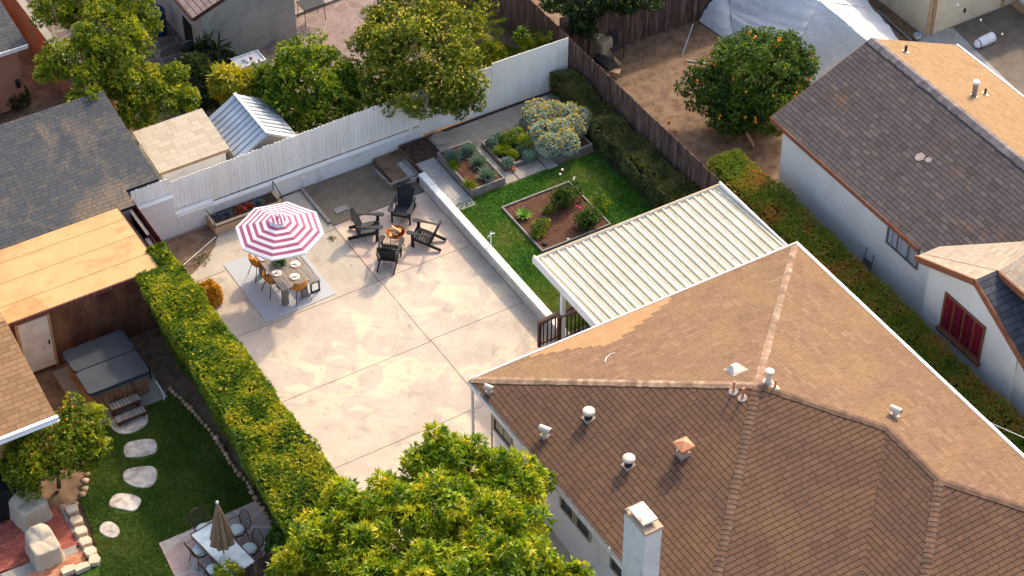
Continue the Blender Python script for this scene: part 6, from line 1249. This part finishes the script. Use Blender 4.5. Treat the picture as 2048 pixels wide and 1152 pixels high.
# ---------------------------------------------------------------- top edge oddments
ub = thing('water_barrel', 'blue plastic barrel against the grey house wall', 'barrel', G(318,72,0)); c = G(318,66,0); mb = MB(); mb.lathe([(.26,0),(.29,.05),(.30,.3),(.285,.33),(.30,.36),(.31,.62),(.29,.65),(.31,.68),(.30,.95),(.27,1.0)], c, 18); mb.build('drum', nmat('blue_plastic', [L(20,50,84), L(36,72,110)], 3, rough=.45), ub, smooth=True)
mb = MB(); mb.lathe([(.0,.96),(.24,.96),(.25,1.01),(.27,1.01),(.27,.95)], c, 18); mb.build('lid', nmat('blue_lid', [L(24,60,96), L(44,86,124)], 3), ub)
kg = thing('kettle_barbecue', 'black kettle barbecue beside the grey house wall', 'barbecue', G(380,135,0)); c = G(380,132,0); mb = MB(); mb.lathe([(.0,.6),(.18,.62),(.27,.74),(.28,.82),(.24,.93),(.1,1.0),(.0,1.01)], c, 18); mb.build('bowl', M['black_metal'], kg, smooth=True)
mb = MB(); mb.tube([c+np.array([-.06,0,1.03]), c+np.array([.06,0,1.03])], .014, 6); mb.lathe([(.05,1.0),(.05,1.012),(.0,1.012)], c+np.array([.12,.05,-.03]), 8); mb.tube([c+np.array([.28,-.1,.8]), c+np.array([.36,-.05,.8])], .012, 5); mb.build('handle', M['steel'], kg)
for i in range(3): a = i*2.1; mb = MB(); mb.tube([c+np.array([0,0,.62]), c+np.array([.3*math.cos(a),.3*math.sin(a),0])], .012, 5); mb.build('leg', M['steel'], kg)
ws = thing('wash_stand', 'white cabinet with a tray top holding a pink and white cloth, by the grey house', 'cabinet', G(490,190,0)); a = G(461,118,.95); b = G(522,112,.95); 
sx0, sx1, sy1 = a[0]+.02, a[0]+1.0, a[1]; sy0 = sy1-.62
mb = MB(); mb.bx(sx0, sx1, sy0, sy1, 0, .88); mb.build('cabinet', M['white_metal'], ws, bevel=.01)
mb = MB(); mb.bx(sx0-.02, sx1+.02, sy0-.02, sy1+.02, .882, .90); 
for (p0, p1, q0, q1) in ((sx0-.02,sx1+.02,sy0-.02,sy0+.02),(sx0-.02,sx1+.02,sy1-.02,sy1+.02),(sx0-.02,sx0+.02,sy0+.021,sy1-.021),(sx1-.02,sx1+.02,sy0+.021,sy1-.021)): mb.bx(p0, p1, q0, q1, .901, .95)
mb.build('tray_top', M['china'], ws)
mb = MB(); mb.bx((sx0+sx1)/2-.004, (sx0+sx1)/2+.004, sy0-.006, sy0-.001, .05, .85); mb.build('door_gap', M['black_metal'], ws)
mb = MB(); mb.lathe([(.12,.0),(.13,.04),(.08,.07),(.0,.08)], (sx0+.42, sy0+.3, .902), 10, wob=.3); meta(mb.build('white_cloth', M['china'], smooth=True), 'crumpled white cloth on the tray of the white cabinet', 'cloth'); mb = MB(); mb.lathe([(.06,.0),(.07,.04),(.04,.08),(.0,.085)], (sx0+.58, sy0+.32, .902), 9, wob=.3); meta(mb.build('pink_cloth', nmat('pink', [L(160,84,96), L(186,110,120)], 6), smooth=True), 'small pink cloth beside the white one on the cabinet tray', 'cloth')
ch = thing('patio_table', 'dark metal patio table at the top edge beside the grey house', 'table', G(620,25,0)); c = G(622,8,.7); mb = MB(); mb.bx(c[0]-.4, c[0]+.45, c[1]-.25, c[1]+.4, .68, .71); mb.build('tabletop', M['black_metal'], ch)
for x, y in ((-.35,-.2),(.4,-.2),(-.35,.35),(.4,.35)): mb = MB(); mb.tube([(c[0]+x,c[1]+y,.68),(c[0]+x*1.05,c[1]+y*1.05,0)], .014, 5); mb.build('leg', M['black_metal'], ch)
mb = MB(); a = g2(575,38,0); b = g2(700,-10,0); mb.beam((*a,.05), (*b,.05), .12, .1); meta(mb.build('kerb_strip', M['concrete']), 'pale concrete kerb across the purple stone patio at the top', 'kerb')
# tarpaulin tent, orange-tree yard
M['tarp'] = nmat('white_tarpaulin', [L(196,194,188), L(212,208,202)], .9, rough=.8, bump=.6, bscale=2.2, bdist=.12, spec=.15, dirt=L(190,184,172), dlo=.55, dhi=.8)
tp = thing('tarpaulin_tent', 'white tarpaulin tent with a ridge, standing on bare soil behind the orange tree', 'tent', G(1600,150,.3))
def fabric(name, quads, res=14, sag=.12):
    mb = MB()
    for Q in quads:
        A, B, C_, D = [np.array(q) for q in Q]; n = res; Pm = np.zeros((n+1, n+1, 3))
        for i in range(n+1):
            for k in range(n+1):
                u, v = i/n, k/n; p = A*(1-u)*(1-v)+B*u*(1-v)+C_*u*v+D*(1-u)*v
                p = p+np.array([0,0,-sag*math.sin(math.pi*u)*math.sin(math.pi*v)+(.10*abs(math.sin(u*8.5+.6*math.sin(v*4)))*v**.7+.035*abs(math.sin(u*21+v*2)))*math.sin(math.pi*u)]); Pm[i, k] = p
        V = Pm.reshape(-1, 3); F = [(i*(n+1)+k, (i+1)*(n+1)+k, (i+1)*(n+1)+k+1, i*(n+1)+k+1) for i in range(n) for k in range(n)]; mb.mesh(V, F, 0, .5)
    return mb.build(name, M['tarp'], tp, smooth=True)
PK = G(1640, 2, 2.6); PK2 = G(1738, 84, 2.5); BL = G(1432,62,.9); BL2 = G(1398,42,.35); LB = G(1432,-20,1.4); FR = G(1500,125,.5); FL_ = G(1447,90,.32)
R1 = G(1745,18,1.3); R2 = G(1800,84,1.0); FB = G(1640,150,.5); FC = G(1720,200,.5); TB = G(1560,-60,1.6)
fabric('main_slope', [(PK, PK2, G(1690,215,.35), G(1570,140,1.0))], 34, .12); fabric('side_slope', [(PK, G(1570,140,1.0), FL_+np.array([.3,-.2,0]), G(1455,-30,1.3))], 34, .22)
fabric('rear_slope', [(PK, PK2, R2, R1)], 12, .1); fabric('back_slope', [(PK, R1, G(1700,-60,1.3), TB), (PK, TB, G(1455,-30,1.3), PK)], 12, .05); fabric('hanging_end', [(G(1455,-30,1.3), FL_+np.array([.3,-.2,0]), BL2, G(1425,0,1.0))], 14, -.1)
mb = MB(); mb.tube([PK, (PK+PK2)/2+np.array([0,0,-.03]), PK2], .03, 6); mb.build('ridge_pole', M['white_metal'], tp)
mb = MB(); mb.tube([G(1386,48,.95), G(1363,114,.32)], .022, 6); meta(mb.build('metal_pole', M['steel']), 'grey metal pole leaning on the soil at the left end of the tent', 'pole')
mb = MB(); mb.tube([G(1374,121,.33), G(1420,128,.33)], .02, 6); meta(mb.build('metal_pole', M['steel']), 'short metal pole lying on the soil, pointing under the orange tree', 'pole')
mb = MB(); mb.tube([G(1740,10,.33), G(1803,78,.33)], .02, 6); meta(mb.build('metal_pole', M['steel']), 'long thin metal pole lying between the tent and the garage', 'pole')
mb = MB(); mb.tube([G(1755,20,.36), G(1835,92,.36)], .035, 6); meta(mb.build('pipe', M['galv']), 'thick grey pipe lying beside the longer thin pole near the garage', 'pipe')
c = G(1834,78,.3); mb = MB(); mb.lathe([(.0,0),(.12,0),(.15,.08),(.14,.2),(.11,.2),(.1,.12),(.0,.12)], c, 14); meta(mb.build('metal_pot', M['steel'], smooth=True), 'round silver pot at the corner of the garage', 'pot')
wb = thing('wrapped_bundle', 'white plastic wrapped bundle lying on the driveway', 'bundle', G(1970,85,.3)); a = G(1955,88,.45); b = G(1985,74,.45); mb = MB(); mb.tube([a-(b-a)*.15, a, (a+b)/2, b, b+(b-a)*.05], [.08,.16,.19,.19,.12], 12); mb.build('wrap', nmat('white_plastic', [L(206,210,214), L(226,228,230)], 4, rough=.4, bump=.5, bscale=9), wb, smooth=True); mb = MB(); mb.tube([a+np.array([0,0,.0]), a+(b-a)*.05], [.165,.168], 12); mb.build('tie', M['black_metal'], wb)
# junk by the fence corner
bb = thing('draped_machine', 'boxy machine under a tan canvas by the plank fence corner', 'covered machine', G(1197,110,.3)); bpy.data.objects.remove(bb)
draped('draped_machine', 'boxy thing under a ragged tan canvas by the plank fence corner', G(1199,112,.3), .30, .36, .75, .3, nmat('tan_canvas', [L(150,130,100), L(180,160,128)], 3, bump=.4, bscale=12), [(0,.2,.2,.25)], 'covered machine')
fc = thing('garden_chair', 'dark stacking garden chair near the rear plank fence', 'chair', G(1228,112,.3)); c = G(1230,112,.3); mb = MB(); mb.bx(c[0]-.25, c[0]+.25, c[1]-.22, c[1]+.22, .70, .74); mb.build('seat', M['vent_dark'], fc); mb = MB(); mb.bx(c[0]-.25, c[0]+.25, c[1]+.2, c[1]+.24, .742, 1.15); mb.build('backrest', M['vent_dark'], fc)
for x, y in ((-.22,-.2),(.22,-.2),(-.22,.22),(.22,.22)): mb = MB(); mb.tube([(c[0]+x,c[1]+y,.3),(c[0]+x,c[1]+y,.7)], .016, 5); mb.build('leg', M['black_metal'], fc)
lg = thing('lounge_pad', 'dark rolled lounger pad lying on boards beside the plank fence', 'lounger', G(1212,128,.5)); a = G(1195,112,.62); b = G(1226,136,.58); mb = MB(); mb.beam(a, b, .42, .1); mb.build('pad', M['black_paint'], lg, bevel=.03); mb = MB(); mb.tube([a, a+(b-a)*.12], .09, 10); mb.build('headrest', M['black_paint'], lg)
mb = MB(); mb.beam(G(1222,108,.45), G(1240,130,.40), .12, .04); meta(mb.build('loose_plank', M['tan_board']), 'pale plank leaning beside the dark lounger pad', 'plank'); mb = MB(); mb.beam(G(1222,140,.5), G(1240,144,.5), .25, .04); meta(mb.build('plywood_piece', M['tan_board']), 'pale square of plywood at the foot of the dark lounger pad', 'board')
# by the gable house wall
mb = MB(); c = PX(1832,612,9.25); mb.beam(G(1832,625,.3), G(1838,600,.95), .35, .03, up=(1,.2,.4)); meta(mb.build('rusty_panel', M['brown_trim']), 'rust-brown board leaning in the corner of the white house behind the hedge', 'board')
fc2 = thing('folded_chair', 'grey folded chair leaning on the white wall behind the hedge', 'chair', G(1742,535,.3)); g = G(1738,540,.3); g[0] = 9.2; mb = MB(); mb.beam(g, g+np.array([.15,0,1.0]), .03, .03); mb.beam(g+np.array([0,-.35,0]), g+np.array([.15,-.35,.95]), .03, .03); mb.build('frame', M['galv'], fc2); mb = MB(); mb.beam(g+np.array([.07,-.02,.5]), g+np.array([.07,-.33,.5]), .02, .4); mb.build('seat', M['galv'], fc2)
# service cables over the hedge
mb = MB(); a = PX(1940,825,6.4); mb.tube([np.array(a), G(1990,850,2.4), G(2070,885,3.0)], .012, 5); meta(mb.build('service_cable', M['white_metal']), 'pale service cable running off the right eave over the red-tinged hedge', 'cable')
# string lights over the driveway: bulbs on a cord
sl_ = thing('string_lights', 'string of small clear bulbs hanging over the garage driveway', 'string lights', G(1960,45,2.5)); pts = [G(1916,8,2.7), G(1962,38,2.55), G(2005,66,2.5), G(2052,92,2.6), G(2100,115,2.8)]; mb = MB(); mb.tube(pts, .004, 4); mb.build('cord', M['black_metal'], sl_)
for p in pts[:4]: mb = MB(); mb.lathe([(.0,-.05),(.03,-.035),(.035,0),(.015,.035),(.0,.04)], p-np.array([0,0,.03]), 8); mb.build('bulb', M['china'], sl_, smooth=True)

# ---------------------------------------------------------------- ground scatter (stuff)
def blades(name, label, poly_fn, n, z, h, mat, wd=.012):
    pts = poly_fn(n); n = len(pts); a = RNG.uniform(0, 6.28, n); hh = h*RNG.uniform(.5, 1.3, n); lean = RNG.normal(size=(n, 2))*.03
    b = np.stack([pts[:, 0], pts[:, 1], np.full(n, z)], 1); d = np.stack([np.cos(a), np.sin(a), np.zeros(n)], 1)*wd
    V = np.stack([b-d, b+d, b+np.concatenate([lean, hh[:, None]], 1)], 1).reshape(-1, 3); o = arr_obj(name, V, np.arange(3*n).reshape(-1, 3), RNG.random(n), mat); return meta(o, label, 'grass' if name == 'grass' else 'litter', kind='stuff')
def in_rects(n, inc, exc):
    P_ = np.concatenate([np.stack([RNG.uniform(a, b, n), RNG.uniform(c, d, n)], 1) for a, b, c, d in inc]); k = np.ones(len(P_), bool)
    for a, b, c, d in exc: k &= ~((P_[:, 0] > a) & (P_[:, 0] < b) & (P_[:, 1] > c) & (P_[:, 1] < d))
    return P_[k]
gm = leafmat('grass_blades', [L(36,78,14), L(60,106,24), L(92,130,40), L(136,132,62)], .3, clump=.65, cscale=.5, tcol=(1.2,1.2,.5,1))
gm2 = leafmat('grass_blades_left', [L(46,76,18), L(70,98,28), L(100,118,42), L(130,126,60)], .3, clump=.5, cscale=.8, tcol=(1.2,1.2,.5,1))
blades('grass', 'short green grass of the raised garden lawn', lambda n: in_rects(n, [(.22,5.7,-4.5,3.9)], [(1.4,3.95,.5,3.05)]), 60000, .35, .055, gm)
pl_ = np.array([g2(*p) for p in [(208,835),(240,822),(318,795),(336,783),(357,800),(384,824),(408,853),(429,877),(446,902),(459,926),(476,950),(493,967),(512,1000),(318,1088),(345,1150),(370,1200),(200,1200),(200,1130),(185,1060),(160,1000),(175,940),(170,880)]])
def in_poly(n):
    P_ = np.stack([RNG.uniform(pl_[:, 0].min(), pl_[:, 0].max(), n), RNG.uniform(pl_[:, 1].min(), pl_[:, 1].max(), n)], 1); k = np.zeros(n, bool); j_ = len(pl_)-1
    for i in range(len(pl_)):
        xi, yi = pl_[i]; xj, yj = pl_[j_]; c_ = ((yi > P_[:, 1]) != (yj > P_[:, 1])) & (P_[:, 0] < (xj-xi)*(P_[:, 1]-yi)/(yj-yi+1e-12)+xi); k ^= c_; j_ = i
    for st in st_p:
        g = np.array([g2(*q, .02) for q in st]); c = g.mean(0); r_ = np.hypot(*(g-c).T).mean()*.95; k &= np.hypot(*(P_-c).T) > r_
    return P_[k]
blades('grass', 'mown green grass of the left lawn', in_poly, 90000, .02, .045, gm2)
def litter(name, label, rects, n, z, s, mat, exc=[]):
    P_ = in_rects(n, rects, exc); n = len(P_); p = np.concatenate([P_, np.full((n, 1), z)], 1); V, F, r_ = leaves(p, np.tile([0,0,.15], (n, 1))+rand_unit(n)*np.array([1,1,.1]), s, s*.5, .3, 1); V[:, 2] = np.maximum(V[:, 2], z+.002); o = arr_obj(name, V, F, r_, mat); return meta(o, label, 'leaf litter', kind='stuff')
lit = leafmat('fallen_leaf', [L(120,84,36), L(176,130,50), L(206,164,70)], .1, clump=0)
litter('fallen_leaves', 'scattered fallen leaves on the bare soil around the orange tree', [(7.0,16,1,8.2)], 700, .302, .07, lit)
litter('fallen_leaves', 'few fallen leaves on the gravel bed and the small soil bed', [(-3.2,0,5.4,7.4)], 40, .012, .06, lit)
litter('fallen_leaves', 'sparse dry leaf scraps on the concrete patio', [(-8.7,-.3,-6,5.2)], 70, .004, .05, lit)
litter('fallen_leaves', 'yellow leaves beside the garage wall', [(16.9,18.6,3.8,8)], 260, .302, .08, lit)
